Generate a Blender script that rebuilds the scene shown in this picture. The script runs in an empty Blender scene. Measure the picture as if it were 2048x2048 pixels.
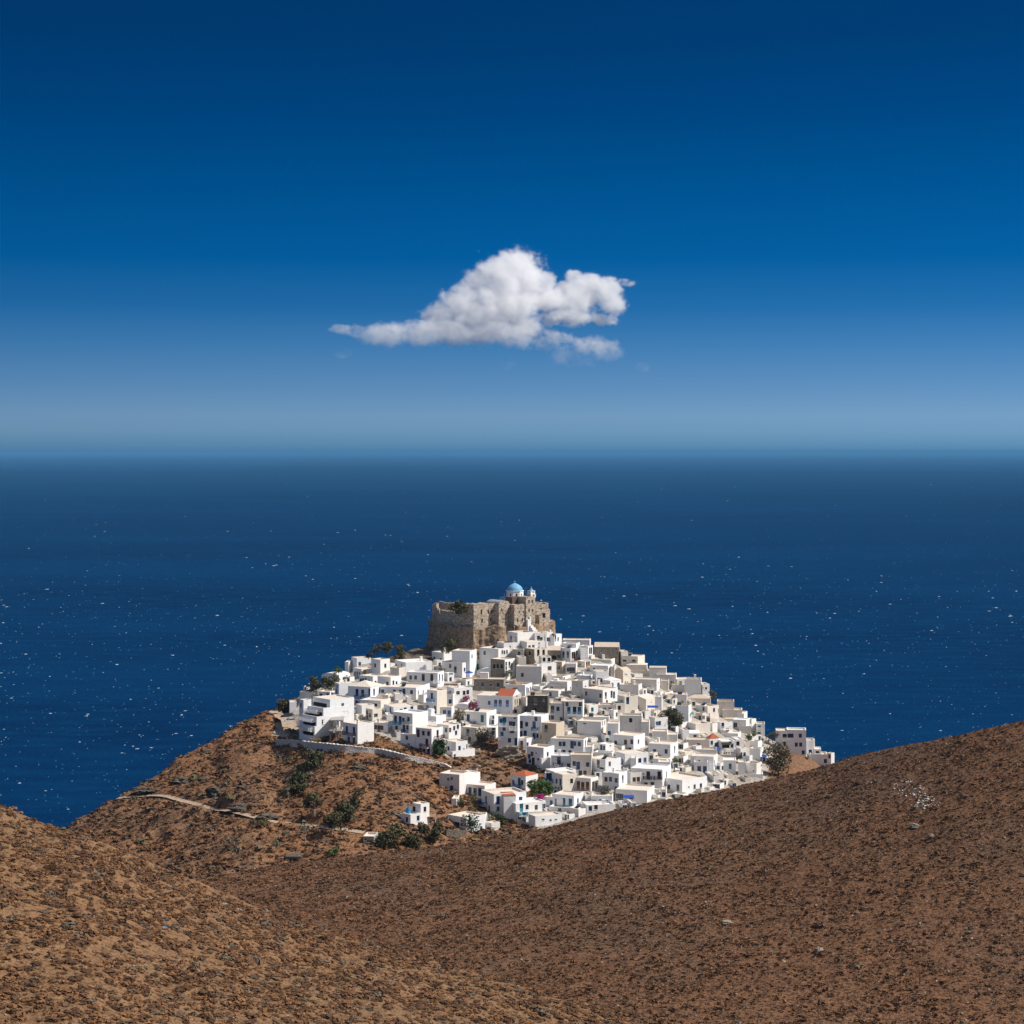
import bpy, math, random, re
import numpy as np

# ------------------------------------------------------------------ camera, sky, sun, exposure
F = 3800.0            # focal length in photo pixels (2048 wide)
CX, HY, CZ = 1024.0, 901.0, 195.0
scene = bpy.context.scene
col = scene.collection
cam_data = bpy.data.cameras.new('camera')
cam = bpy.data.objects.new('camera', cam_data); col.objects.link(cam)
cam.location = (0, 0, CZ)
cam.rotation_euler = (math.radians(90), 0, 0)
cam_data.sensor_width = 36.0
cam_data.lens = 36.0 * F / 2048.0
cam_data.shift_y = -(1024.0 - HY) / 2048.0
cam_data.clip_start = 1.0
cam_data.clip_end = 400000.0
scene.camera = cam

SUN_EL, SUN_AZ = math.radians(46), math.radians(-6)      # azimuth measured from +X towards +Y
sdir = (math.cos(SUN_EL) * math.cos(SUN_AZ), math.cos(SUN_EL) * math.sin(SUN_AZ), math.sin(SUN_EL))
w = bpy.data.worlds.new('World'); scene.world = w; w.use_nodes = True
nt = w.node_tree; nt.nodes.clear()
def N(tree, typ, **kw):
    n = tree.nodes.new(typ)
    for k, v in kw.items(): setattr(n, k, v)
    return n
sky = N(nt, 'ShaderNodeTexSky', sky_type='NISHITA', sun_disc=False)
sky.sun_elevation = SUN_EL
sky.sun_rotation = math.radians(90) - SUN_AZ
sky.altitude = 200; sky.air_density = 1.0; sky.dust_density = 0.3; sky.ozone_density = 2.0
tc = N(nt, 'ShaderNodeTexCoord'); sx = N(nt, 'ShaderNodeSeparateXYZ')
nt.links.new(tc.outputs['Generated'], sx.inputs[0])
ramp = N(nt, 'ShaderNodeValToRGB')
def lin(c):
    return tuple((v / 255 / 12.92) if v / 255 <= 0.04045 else ((v / 255 + 0.055) / 1.055) ** 2.4 for v in c)
EXPOSURE = 0.35
SKY_STOPS = [(-0.06, (74, 120, 160)), (0.0, (84, 130, 168)), (0.004, (95, 140, 176)), (0.010, (108, 150, 184)), (0.018, (113, 153, 189)), (0.034, (92, 140, 186)), (0.055, (64, 124, 178)),
             (0.075, (34, 107, 168)), (0.10, (4, 93, 158)), (0.135, (0, 82, 146)), (0.175, (0, 68, 128)), (0.21, (1, 60, 114)), (0.30, (1, 50, 100))]
e = ramp.color_ramp.elements
while len(e) > 1: e.remove(e[-1])
for i, (p, c) in enumerate(SKY_STOPS):
    el = e[0] if i == 0 else e.new((p + 0.06) / 0.36)
    el.position = (p + 0.06) / 0.36
    l = lin(c); el.color = (l[0], l[1], l[2], 1)
mr = N(nt, 'ShaderNodeMapRange'); mr.inputs[1].default_value = -0.06; mr.inputs[2].default_value = 0.30
nt.links.new(sx.outputs[2], mr.inputs[0]); nt.links.new(mr.outputs[0], ramp.inputs[0])
# a polarised sky is slightly lighter towards the sun (right)
mx = N(nt, 'ShaderNodeMapRange'); mx.inputs[1].default_value = -0.27; mx.inputs[2].default_value = 0.27
mx.inputs[3].default_value = 0.90; mx.inputs[4].default_value = 1.10
nt.links.new(sx.outputs[0], mx.inputs[0])
SKY_STRENGTH = 0.095
gain = N(nt, 'ShaderNodeVectorMath', operation='SCALE')
gm = N(nt, 'ShaderNodeMath', operation='MULTIPLY'); gm.inputs[1].default_value = 1.0 / SKY_STRENGTH / 2 ** EXPOSURE
nt.links.new(mx.outputs[0], gm.inputs[0])
nt.links.new(ramp.outputs[0], gain.inputs[0]); nt.links.new(gm.outputs[0], gain.inputs['Scale'])
mh = N(nt, 'ShaderNodeMapRange'); mh.inputs[1].default_value = 0.24; mh.inputs[2].default_value = 0.5
nt.links.new(sx.outputs[2], mh.inputs[0])
mix = N(nt, 'ShaderNodeMix', data_type='RGBA')
hs = N(nt, 'ShaderNodeHueSaturation'); hs.inputs['Saturation'].default_value = 0.55; nt.links.new(sky.outputs[0], hs.inputs['Color'])
nt.links.new(mh.outputs[0], mix.inputs[0]); nt.links.new(gain.outputs[0], mix.inputs[6]); nt.links.new(hs.outputs[0], mix.inputs[7])
bg = N(nt, 'ShaderNodeBackground'); bg.inputs[1].default_value = SKY_STRENGTH
out = N(nt, 'ShaderNodeOutputWorld')
nt.links.new(mix.outputs[2], bg.inputs[0]); nt.links.new(bg.outputs[0], out.inputs[0])

sun_d = bpy.data.lights.new('sun', 'SUN'); sun_d.energy = 4.3; sun_d.angle = math.radians(0.53); sun_d.color = (1.0, 0.935, 0.85)
sun = bpy.data.objects.new('sun', sun_d); col.objects.link(sun)
from mathutils import Vector
sun.rotation_euler = Vector(sdir).to_track_quat('Z', 'Y').to_euler()
sun.location = (300, 300, 400)
scene.view_settings.view_transform = 'Standard'
scene.view_settings.look = 'None'
scene.view_settings.exposure = EXPOSURE
scene.view_settings.gamma = 1.0
scene.cycles.volume_bounces = 40
scene.cycles.max_bounces = 44
scene.cycles.diffuse_bounces = 4
scene.cycles.volume_step_rate = 1.0
scene.cycles.volume_max_steps = 512

rng = np.random.default_rng(7)
random.seed(7)

# ------------------------------------------------------------------ helpers
def P(px, py, d):
    return np.array([(px - CX) / F * d, d, CZ - (py - HY) / F * d])
def zof(py, d): return CZ - (py - HY) / F * d

def setp(o, label=None, cat=None, group=None, kind=None):
    if label: o['label'] = label
    if cat: o['category'] = cat
    if group: o['group'] = group
    if kind: o['kind'] = kind
    return o

def empty(name, loc, label=None, cat=None, group=None):
    o = bpy.data.objects.new(name, None); col.objects.link(o)
    o.location = [float(v) for v in loc]; o.empty_display_size = 0.5
    return setp(o, label, cat, group)

class MB:
    """collects polygons; build() links them as ONE mesh object"""
    def __init__(s): s.v = []; s.f = []; s.m = []
    def vert(s, p): s.v.append((float(p[0]), float(p[1]), float(p[2]))); return len(s.v) - 1
    def poly(s, pts, m=0):
        s.f.append([s.vert(p) for p in pts]); s.m.append(m)
    def hexa(s, b, t, m=0, bottom=False, top=True):
        """b, t: four bottom / top corners in order"""
        n = len(b)
        for i in range(n):
            j = (i + 1) % n
            s.poly([b[i], b[j], t[j], t[i]], m)
        if top: s.poly(list(t), m)
        if bottom: s.poly(list(b)[::-1], m)
    def box(s, o, ax, ay, az, m=0, bottom=True):
        o, ax, ay, az = map(np.asarray, (o, ax, ay, az))
        b = [o, o + ax, o + ax + ay, o + ay]
        s.hexa(b, [q + az for q in b], m, bottom=bottom)
    def cyl(s, a, b, r0, r1, n=8, m=0, cap=True):
        a, b = np.asarray(a, float), np.asarray(b, float)
        ax = b - a; ax = ax / np.linalg.norm(ax)
        u = np.cross(ax, [0, 0, 1]) if abs(ax[2]) < 0.9 else np.cross(ax, [1, 0, 0])
        u /= np.linalg.norm(u); v = np.cross(ax, u)
        c0 = [a + r0 * (math.cos(2 * math.pi * k / n) * u + math.sin(2 * math.pi * k / n) * v) for k in range(n)]
        c1 = [b + r1 * (math.cos(2 * math.pi * k / n) * u + math.sin(2 * math.pi * k / n) * v) for k in range(n)]
        for k in range(n):
            j = (k + 1) % n
            s.poly([c0[k], c0[j], c1[j], c1[k]], m)
        if cap: s.poly(c1, m); s.poly(c0[::-1], m)
    def dome(s, c, r, h, n=20, k=7, m=0, point=0.0):
        c = np.asarray(c, float); prev = None
        for i in range(k + 1):
            a = i / k * math.pi / 2
            rr = r * math.cos(a); zz = h * math.sin(a) + point * (i / k) ** 4
            ring = [c + [rr * math.cos(2 * math.pi * q / n), rr * math.sin(2 * math.pi * q / n), zz] for q in range(n)]
            if prev is not None:
                for q in range(n):
                    j = (q + 1) % n
                    if i == k: s.poly([prev[q], prev[j], c + [0, 0, h + point]], m)
                    else: s.poly([prev[q], prev[j], ring[j], ring[q]], m)
            prev = ring
    def build(s, name, mats, parent=None, smooth=False):
        me = bpy.data.meshes.new(name)
        me.from_pydata(s.v, [], s.f)
        mats = mats if isinstance(mats, (list, tuple)) else [mats]
        for q in mats: me.materials.append(q)
        if len(mats) > 1: me.polygons.foreach_set('material_index', s.m)
        if smooth: me.polygons.foreach_set('use_smooth', [True] * len(s.f))
        me.update()
        o = bpy.data.objects.new(name, me); col.objects.link(o)
        if parent: o.parent = parent
        return o

def np_mesh(name, verts, faces, mats, parent=None, smooth=False, midx=None):
    """verts (n,3), faces (m,3 or 4)"""
    me = bpy.data.meshes.new(name)
    verts = np.ascontiguousarray(verts, np.float32); faces = np.ascontiguousarray(faces, np.int32)
    k = faces.shape[1]
    me.vertices.add(len(verts)); me.vertices.foreach_set('co', verts.ravel())
    me.loops.add(faces.size); me.loops.foreach_set('vertex_index', faces.ravel())
    me.polygons.add(len(faces)); me.polygons.foreach_set('loop_start', np.arange(0, faces.size, k, dtype=np.int32))
    mats = mats if isinstance(mats, (list, tuple)) else [mats]
    for q in mats: me.materials.append(q)
    if midx is not None: me.polygons.foreach_set('material_index', np.asarray(midx, np.int32))
    if smooth: me.polygons.foreach_set('use_smooth', np.ones(len(faces), bool))
    me.update(calc_edges=True); me.validate()
    o = bpy.data.objects.new(name, me); col.objects.link(o)
    if parent: o.parent = parent
    return o

_tab = np.random.default_rng(3).random((256, 256))
def vnoise(x, y):
    x = np.asarray(x, float); y = np.asarray(y, float)
    xi = np.floor(x).astype(int); yi = np.floor(y).astype(int); fx = x - xi; fy = y - yi
    fx = fx * fx * (3 - 2 * fx); fy = fy * fy * (3 - 2 * fy)
    g = lambda a, b: _tab[a & 255, b & 255]
    return (g(xi, yi) * (1 - fx) + g(xi + 1, yi) * fx) * (1 - fy) + (g(xi, yi + 1) * (1 - fx) + g(xi + 1, yi + 1) * fx) * fy
def fbm(x, y, o=4, g=0.5):
    s = 0; a = 1; t = 0
    for i in range(o):
        s = s + a * (vnoise(x * 2 ** i + 17.3 * i, y * 2 ** i + 5.1 * i) - 0.5); t += a; a *= g
    return s / t * 2

# ------------------------------------------------------------------ materials
MATS = {}
def new_mat(name):
    m = bpy.data.materials.new(name); m.use_nodes = True
    t = m.node_tree; t.nodes.clear()
    o = N(t, 'ShaderNodeOutputMaterial'); b = N(t, 'ShaderNodeBsdfPrincipled')
    t.links.new(b.outputs[0], o.inputs[0])
    MATS[name] = m
    return m, t, b
def mixc(t, fac, a, b):
    n = N(t, 'ShaderNodeMix', data_type='RGBA')
    for i, v in ((0, fac), (6, a), (7, b)):
        if isinstance(v, (tuple, list)): n.inputs[i].default_value = (*v, 1)
        elif isinstance(v, (int, float)): n.inputs[i].default_value = v
        else: t.links.new(v, n.inputs[i])
    return n.outputs[2]
def noise(t, vec, scale, detail=4, rough=0.55, dist=0):
    n = N(t, 'ShaderNodeTexNoise'); n.inputs['Scale'].default_value = scale; n.inputs['Detail'].default_value = detail
    n.inputs['Roughness'].default_value = rough; n.inputs['Distortion'].default_value = dist
    t.links.new(vec, n.inputs['Vector']); return n.outputs['Fac']
def mrange(t, v, a, b, c=0.0, d=1.0):
    n = N(t, 'ShaderNodeMapRange'); t.links.new(v, n.inputs[0])
    for i, q in ((1, a), (2, b), (3, c), (4, d)): n.inputs[i].default_value = q
    return n.outputs[0]
def position(t): return N(t, 'ShaderNodeNewGeometry').outputs['Position']
def bump(t, b, h, dist=0.05, strength=0.6):
    n = N(t, 'ShaderNodeBump'); n.inputs['Distance'].default_value = dist; n.inputs['Strength'].default_value = strength
    t.links.new(h, n.inputs['Height']); t.links.new(n.outputs[0], b.inputs['Normal'])
def plaster(name, c, dirt=0.12, rough=0.85):
    m, t, b = new_mat(name); p = position(t)
    n1 = noise(t, p, 0.22, 3); n2 = noise(t, p, 1.7, 5, 0.65)
    mp = N(t, 'ShaderNodeMapping'); mp.inputs['Scale'].default_value = (1.6, 1.6, 0.22); t.links.new(p, mp.inputs[0])
    n3 = noise(t, mp.outputs[0], 1.0, 4, 0.6)                       # rain streaks running down the plaster
    dk = tuple(v * (1 - dirt * 1.6) * q for v, q in zip(c, (1.0, 0.97, 0.92)))
    lt = tuple(min(0.9, v * (1 + dirt * 0.25)) for v in c)
    c1 = mixc(t, mrange(t, n1, 0.3, 0.7), c, lt)
    c2 = mixc(t, mrange(t, n2, 0.52, 0.82), c1, dk)
    c3 = mixc(t, mrange(t, n3, 0.56, 0.85, 0, 0.8), c2, dk)
    t.links.new(c3, b.inputs['Base Color']); b.inputs['Roughness'].default_value = rough
    b.inputs['Specular IOR Level'].default_value = 0.2
    bump(t, b, n2, 0.05, 0.5)
    return m
def masonry(name, c, mortar, dark, scale=1.6, rough=0.95, tint=None):
    m, t, b = new_mat(name); p = position(t)
    mp = N(t, 'ShaderNodeMapping'); mp.inputs['Scale'].default_value = (1, 1, 1.7); t.links.new(p, mp.inputs[0])
    v = N(t, 'ShaderNodeTexVoronoi', feature='F1'); v.inputs['Scale'].default_value = scale; t.links.new(mp.outputs[0], v.inputs['Vector'])
    v2 = N(t, 'ShaderNodeTexVoronoi', feature='DISTANCE_TO_EDGE'); v2.inputs['Scale'].default_value = scale; t.links.new(mp.outputs[0], v2.inputs['Vector'])
    bw = N(t, 'ShaderNodeRGBToBW'); t.links.new(v.outputs['Color'], bw.inputs[0])
    c1 = mixc(t, mrange(t, bw.outputs[0], 0.2, 0.8), dark, c)
    n1 = noise(t, p, 0.16, 4, 0.6); n2 = noise(t, p, 2.5, 4)
    if tint: c1 = mixc(t, mrange(t, n1, 0.5, 0.72, 0, 0.8), c1, tint)
    c2 = mixc(t, mrange(t, v2.outputs['Distance'], 0.02, 0.12, 1, 0), c1, mortar)
    c3 = mixc(t, mrange(t, n2, 0.55, 0.8, 0, 0.75), c2, tuple(q * 0.4 for q in dark))
    t.links.new(c3, b.inputs['Base Color']); b.inputs['Roughness'].default_value = rough
    b.inputs['Specular IOR Level'].default_value = 0.15
    ad = N(t, 'ShaderNodeMath', operation='ADD'); t.links.new(v2.outputs['Distance'], ad.inputs[0]); t.links.new(n2, ad.inputs[1])
    bump(t, b, ad.outputs[0], 0.25, 0.9)
    return m
def plain(name, c, rough=0.6, var=0.2, spec=0.3, metal=0.0):
    m, t, b = new_mat(name); p = position(t)
    n1 = noise(t, p, 1.3, 4)
    t.links.new(mixc(t, mrange(t, n1, 0.35, 0.7), c, tuple(v * (1 - var) for v in c)), b.inputs['Base Color'])
    b.inputs['Roughness'].default_value = rough; b.inputs['Specular IOR Level'].default_value = spec; b.inputs['Metallic'].default_value = metal
    return m
plaster('white_plaster', (0.80, 0.79, 0.77)); plaster('bluish_white_plaster', (0.78, 0.79, 0.80)); plaster('old_white_plaster', (0.74, 0.72, 0.69), 0.2)
plaster('cream_plaster', (0.72, 0.66, 0.57), 0.15); plaster('tan_plaster', (0.56, 0.47, 0.37), 0.18); plaster('beige_plaster', (0.66, 0.60, 0.53), 0.16)
plaster('grey_plaster', (0.64, 0.62, 0.59), 0.2); plaster('vault_shade_grey', (0.30, 0.30, 0.31), 0.2); plaster('roof_cream', (0.66, 0.585, 0.505), 0.3); plaster('roof_white', (0.78, 0.76, 0.73), 0.2)
plaster('roof_tan', (0.56, 0.47, 0.38), 0.25); plaster('concrete', (0.36, 0.34, 0.31), 0.25)
masonry('stone_house', (0.34, 0.29, 0.23), (0.42, 0.38, 0.32), (0.19, 0.16, 0.13), 1.9)
masonry('pale_stone', (0.62, 0.57, 0.50), (0.66, 0.62, 0.56), (0.44, 0.39, 0.33), 2.0)
masonry('castle_stone', (0.52, 0.43, 0.335), (0.54, 0.46, 0.37), (0.20, 0.155, 0.115), 1.2, tint=(0.47, 0.36, 0.25))
masonry('wall_stone', (0.62, 0.60, 0.56), (0.66, 0.64, 0.60), (0.46, 0.43, 0.39), 1.4)
masonry('dark_stone', (0.13, 0.11, 0.09), (0.17, 0.15, 0.12), (0.07, 0.06, 0.05), 1.6)
masonry('brown_plaster_stone', (0.17, 0.11, 0.09), (0.2, 0.14, 0.12), (0.10, 0.065, 0.055), 1.5)
for nm, c in dict(blue_paint=(0.016, 0.09, 0.27), pale_blue_paint=(0.25, 0.42, 0.72), teal_paint=(0.03, 0.30, 0.46), green_paint=(0.02, 0.20, 0.14),
                  red_paint=(0.10, 0.022, 0.016), orange_wood=(0.34, 0.15, 0.05), white_paint=(0.78, 0.78, 0.77), dark_wood=(0.045, 0.03, 0.022),
                  grey_paint=(0.26, 0.29, 0.32), yellow_paint=(0.62, 0.38, 0.03), navy_paint=(0.012, 0.03, 0.10), door_blue=(0.015, 0.11, 0.42)).items():
    plain(nm, c, 0.5)
plain('glass_dark', (0.018, 0.022, 0.028), 0.12, 0.3, 0.6)
plain('dark_interior', (0.03, 0.025, 0.022), 0.9)  # flat dark panels stand in for the shade inside loggias and openings
plain('dome_blue', (0.17, 0.41, 0.64), 0.6, 0.2)
plain('metal_grey', (0.35, 0.36, 0.37), 0.35, 0.2, 0.5, 0.8)
plain('awning_green', (0.02, 0.26, 0.16), 0.8); plain('awning_blue', (0.015, 0.07, 0.38), 0.8); plain('tank_blue', (0.02, 0.28, 0.62), 0.4)
plain('bark', (0.16, 0.12, 0.09), 0.9, 0.4); plain('pale_bark', (0.42, 0.36, 0.30), 0.9, 0.3)
def tiles(name, c):
    m, t, b = new_mat(name); p = position(t)
    wv = N(t, 'ShaderNodeTexWave', wave_type='BANDS', bands_direction='X'); wv.inputs['Scale'].default_value = 1.2; wv.inputs['Distortion'].default_value = 0.6
    t.links.new(p, wv.inputs['Vector'])
    n1 = noise(t, p, 3.0, 4)
    c1 = mixc(t, mrange(t, n1, 0.3, 0.7), c, tuple(v * 0.6 for v in c))
    t.links.new(mixc(t, mrange(t, wv.outputs['Fac'], 0.0, 0.4, 0.5, 0), c1, tuple(v * 0.4 for v in c)), b.inputs['Base Color'])
    b.inputs['Roughness'].default_value = 0.85
    bump(t, b, wv.outputs['Fac'], 0.08, 0.7)
    return m
tiles('red_tile', (0.52, 0.13, 0.05)); tiles('brown_tile', (0.36, 0.22, 0.13))
def leafy(name, a, bcol, trans=0.25):
    m, t, b = new_mat(name); p = position(t)
    n1 = noise(t, p, 0.9, 4, 0.6); n2 = noise(t, p, 6.0, 2)
    c = mixc(t, mrange(t, n1, 0.35, 0.68), a, bcol)
    c = mixc(t, mrange(t, n2, 0.3, 0.75, 0, 0.7), c, tuple(v * 1.5 for v in bcol))
    t.links.new(c, b.inputs['Base Color']); b.inputs['Roughness'].default_value = 0.75; b.inputs['Specular IOR Level'].default_value = 0.15
    return m
leafy('leaf_dark', (0.028, 0.029, 0.014), (0.066, 0.066, 0.030)); leafy('leaf_olive', (0.045, 0.045, 0.022), (0.105, 0.095, 0.045))
leafy('leaf_pine', (0.018, 0.034, 0.012), (0.045, 0.072, 0.022)); leafy('leaf_grey', (0.085, 0.075, 0.05), (0.17, 0.145, 0.10))
leafy('leaf_dry', (0.09, 0.065, 0.03), (0.16, 0.12, 0.06)); leafy('leaf_magenta', (0.22, 0.012, 0.10), (0.42, 0.03, 0.2)); leafy('leaf_green', (0.03, 0.055, 0.014), (0.075, 0.11, 0.03))

def soil(name, base, light, dark, grey, paved=False, s=1.0):
    m, t, b = new_mat(name); p = position(t)
    n0 = noise(t, p, 0.035 * s, 4, 0.6); n1 = noise(t, p, 0.30 * s, 5, 0.65); n2 = noise(t, p, 1.6 * s, 5, 0.7); n3 = noise(t, p, 5.0, 3, 0.6)
    c = mixc(t, mrange(t, n1, 0.35, 0.68), base, light)
    c = mixc(t, mrange(t, n0, 0.46, 0.66, 0, 0.85), c, grey)
    c = mixc(t, mrange(t, n2, 0.47, 0.60), c, dark)
    n4 = noise(t, p, 3.6 * s, 4, 0.7); c = mixc(t, mrange(t, n4, 0.52, 0.62, 0, 0.75), c, dark)
    c = mixc(t, mrange(t, n4, 0.46, 0.36, 0, 0.6), c, light)
    c = mixc(t, mrange(t, n3, 0.64, 0.72, 0, 0.7), c, (0.42, 0.34, 0.25))     # pale stones lying about
    if paved:
        at = N(t, 'ShaderNodeAttribute', attribute_name='paved')
        pv = mixc(t, mrange(t, n1, 0.35, 0.7), (0.47, 0.43, 0.38), (0.30, 0.25, 0.20))
        c = mixc(t, at.outputs['Fac'], c, pv)
        a2 = N(t, 'ShaderNodeAttribute', attribute_name='rocky_shade')
        rk = mixc(t, mrange(t, n1, 0.35, 0.65), (0.17, 0.13, 0.095), (0.07, 0.055, 0.042))  # rock tone darkened to take in the castle's shadow
        c = mixc(t, a2.outputs['Fac'], c, rk)
    t.links.new(c, b.inputs['Base Color']); b.inputs['Roughness'].default_value = 0.95; b.inputs['Specular IOR Level'].default_value = 0.1
    ad = N(t, 'ShaderNodeMath', operation='ADD'); t.links.new(n2, ad.inputs[0]); t.links.new(n1, ad.inputs[1])
    bump(t, b, ad.outputs[0], 0.45, 0.9)
    return m
soil('village_hill_soil', (0.26, 0.122, 0.056), (0.35, 0.18, 0.085), (0.085, 0.046, 0.028), (0.21, 0.145, 0.10), True)
soil('right_hill_soil', (0.175, 0.086, 0.044), (0.235, 0.120, 0.062), (0.055, 0.030, 0.020), (0.16, 0.10, 0.064))
soil('left_hill_soil', (0.235, 0.130, 0.064), (0.305, 0.176, 0.091), (0.12, 0.067, 0.036), (0.22, 0.14, 0.08))
leafy('scrub_brown', (0.060, 0.032, 0.018), (0.105, 0.056, 0.030)); leafy('scrub_rust', (0.115, 0.056, 0.026), (0.19, 0.096, 0.045)); leafy('scrub_grey', (0.075, 0.054, 0.036), (0.125, 0.092, 0.062))
masonry('rock', (0.15, 0.125, 0.10), (0.11, 0.09, 0.07), (0.065, 0.052, 0.042), 0.8)  # darkened to carry the shade on the ledges' near faces
masonry('cliff_rock', (0.38, 0.28, 0.185), (0.30, 0.22, 0.15), (0.17, 0.12, 0.085), 0.9, tint=(0.44, 0.26, 0.12))
masonry('boulder_rock', (0.36, 0.32, 0.26), (0.30, 0.24, 0.18), (0.24, 0.20, 0.16), 0.8, tint=(0.38, 0.24, 0.13))
plain('dirt_path_soil', (0.47, 0.35, 0.255), 0.95, 0.45, 0.1)
# ------------------------------------------------------------------ terrain
PXS = np.arange(-1200, 3400, 1.0)
def gsm(a, s):
    k = np.arange(-3 * s, 3 * s + 1); g = np.exp(-0.5 * (k / s) ** 2); g /= g.sum()
    return np.convolve(np.pad(a, (3 * s, 3 * s), 'edge'), g, 'valid')
def table(keys, s=14):
    keys = np.array(keys, float)
    return [gsm(np.interp(PXS, keys[:, 0], keys[:, i]), s) for i in range(1, keys.shape[1])]
def look(tab, px): return np.interp(px, PXS, tab)

# village hill: ridge (py, depth) and foot (py, depth) by photo column
RID = [(-1200, 2300, 420), (-300, 1890, 450), (0, 1745, 480), (126, 1672, 500), (190, 1628, 508), (232, 1599, 515), (300, 1560, 530), (345, 1535, 538), (400, 1505, 552), (430, 1492, 560),
       (470, 1462, 568), (500, 1446, 575), (530, 1433, 582), (560, 1430, 590), (600, 1402, 594), (650, 1372, 598), (700, 1346, 602), (750, 1326, 606), (800, 1306, 610),
       (850, 1296, 622), (1000, 1284, 632), (1080, 1270, 632), (1110, 1285, 624), (1150, 1302, 612), (1200, 1312, 608), (1250, 1334, 604), (1300, 1356, 600), (1340, 1372, 597),
       (1400, 1402, 590), (1450, 1432, 584), (1500, 1460, 578), (1545, 1482, 574), (1600, 1500, 570), (1640, 1528, 566), (1670, 1552, 562), (1750, 1625, 556), (1900, 1720, 545), (2200, 1900, 520), (3400, 2500, 440)]
FOO = [(-1200, 2500, 390), (0, 1850, 430), (126, 1790, 436), (300, 1745, 438), (500, 1765, 405), (600, 1735, 420), (700, 1722, 422), (850, 1692, 440), (950, 1672, 462), (1050, 1655, 472),
       (1200, 1632, 474), (1300, 1615, 480), (1400, 1596, 488), (1500, 1580, 500), (1600, 1570, 515), (1700, 1650, 520), (1900, 1770, 520), (2200, 1960, 500), (3400, 2560, 420)]
PATH = [(222, 1600), (250, 1596), (280, 1593), (310, 1592.5), (335, 1594), (356, 1600), (393, 1611), (430, 1620.5), (468, 1630), (505, 1637.5), (542, 1643.5), (580, 1648.5), (617, 1653), (660, 1659), (700, 1664), (735, 1668)]
rpy, rdd = table(RID, 6); fpy, fdd = table(FOO, 16)
rz = CZ - (rpy - HY) / F * rdd; fz = CZ - (fpy - HY) / F * fdd
def z_village(px, d, rough=True):
    px = np.asarray(px, float); d = np.asarray(d, float)
    dc, zc, df, zf = look(rdd, px), look(rz, px), look(fdd, px), look(fz, px)
    t = (d - df) / (dc - df)
    zz = zf + (zc - zf) * np.clip(t, 0, 1.0)
    zz = np.where(t < 0, zf - (df - d) * 0.06, zz)
    b = np.maximum(d - dc, 0)
    zz = zz - 0.75 * (np.sqrt(b * b + 16) - 4)
    if rough:
        x = (px - CX) / F * d
        pyr = HY + (CZ - zz) / d * F; pp = np.interp(px, [q[0] for q in PATH], [q[1] for q in PATH])
        onp = np.clip((np.abs(pyr - pp) - 5) / 11, 0, 1); onp = np.where((px < 215) | (px > 742), 1.0, onp)     # the path is worn level
        zz = zz + onp * np.clip((820 - px) / 160, 0, 1) * (1.3 * np.clip(fbm(x / 24 + 50, d / 13, 3) * 7, 0, 1) + .8 * np.clip(fbm(x / 13 + 9, d / 7, 3) * 7, 0, 1))      # rock ledges
        zz = zz + onp * (0.9 * fbm(x / 14, d / 14, 4) + 0.45 * fbm(x / 2.3, d / 2.3, 3))
    return np.maximum(zz, -6)
# hill on the right, in front of the village
RC = [(-1200, 1900, 300), (300, 1795, 350), (420, 1762, 372), (500, 1742, 385), (600, 1722, 396), (700, 1714, 405), (780, 1706, 408), (850, 1699, 408), (900, 1692, 408), (1000, 1676, 410), (1100, 1656, 412), (1200, 1629, 412), (1300, 1605, 410),
      (1400, 1585, 408), (1500, 1567, 405), (1600, 1546, 400), (1660, 1530, 398), (1700, 1516, 395), (1760, 1503, 391), (1800, 1494, 388), (1860, 1484, 383), (1922, 1470, 378), (2048, 1440, 372), (2300, 1380, 360), (3400, 1250, 330)]
rc_py, rc_d = table(RC, 8); rc_z = CZ - (rc_py - HY) / F * rc_d
RN = [(-1200, 116), (300, 116), (900, 116.5), (1400, 117.5), (2048, 118), (3400, 122)]
rn_z = table(RN, 30)[0]
def z_right(px, d, rough=True):
    px = np.asarray(px, float); d = np.asarray(d, float)
    dc, zc, zn = look(rc_d, px), look(rc_z, px), look(rn_z, px)
    t = (d - 255) / (dc - 255)
    zz = zn + (zc - zn) * np.minimum(t, 1.0) + 1.2 * np.sin(np.pi * np.clip(t, 0, 1))
    b = np.maximum(d - dc, 0)
    zz = zz - 0.55 * (np.sqrt(b * b + 9) - 3)
    if rough:
        x = (px - CX) / F * d
        zz = zz + 0.55 * fbm(x / 11, d / 11, 4) + 0.22 * fbm(x / 1.6, d / 1.6, 3)
    return zz
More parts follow.
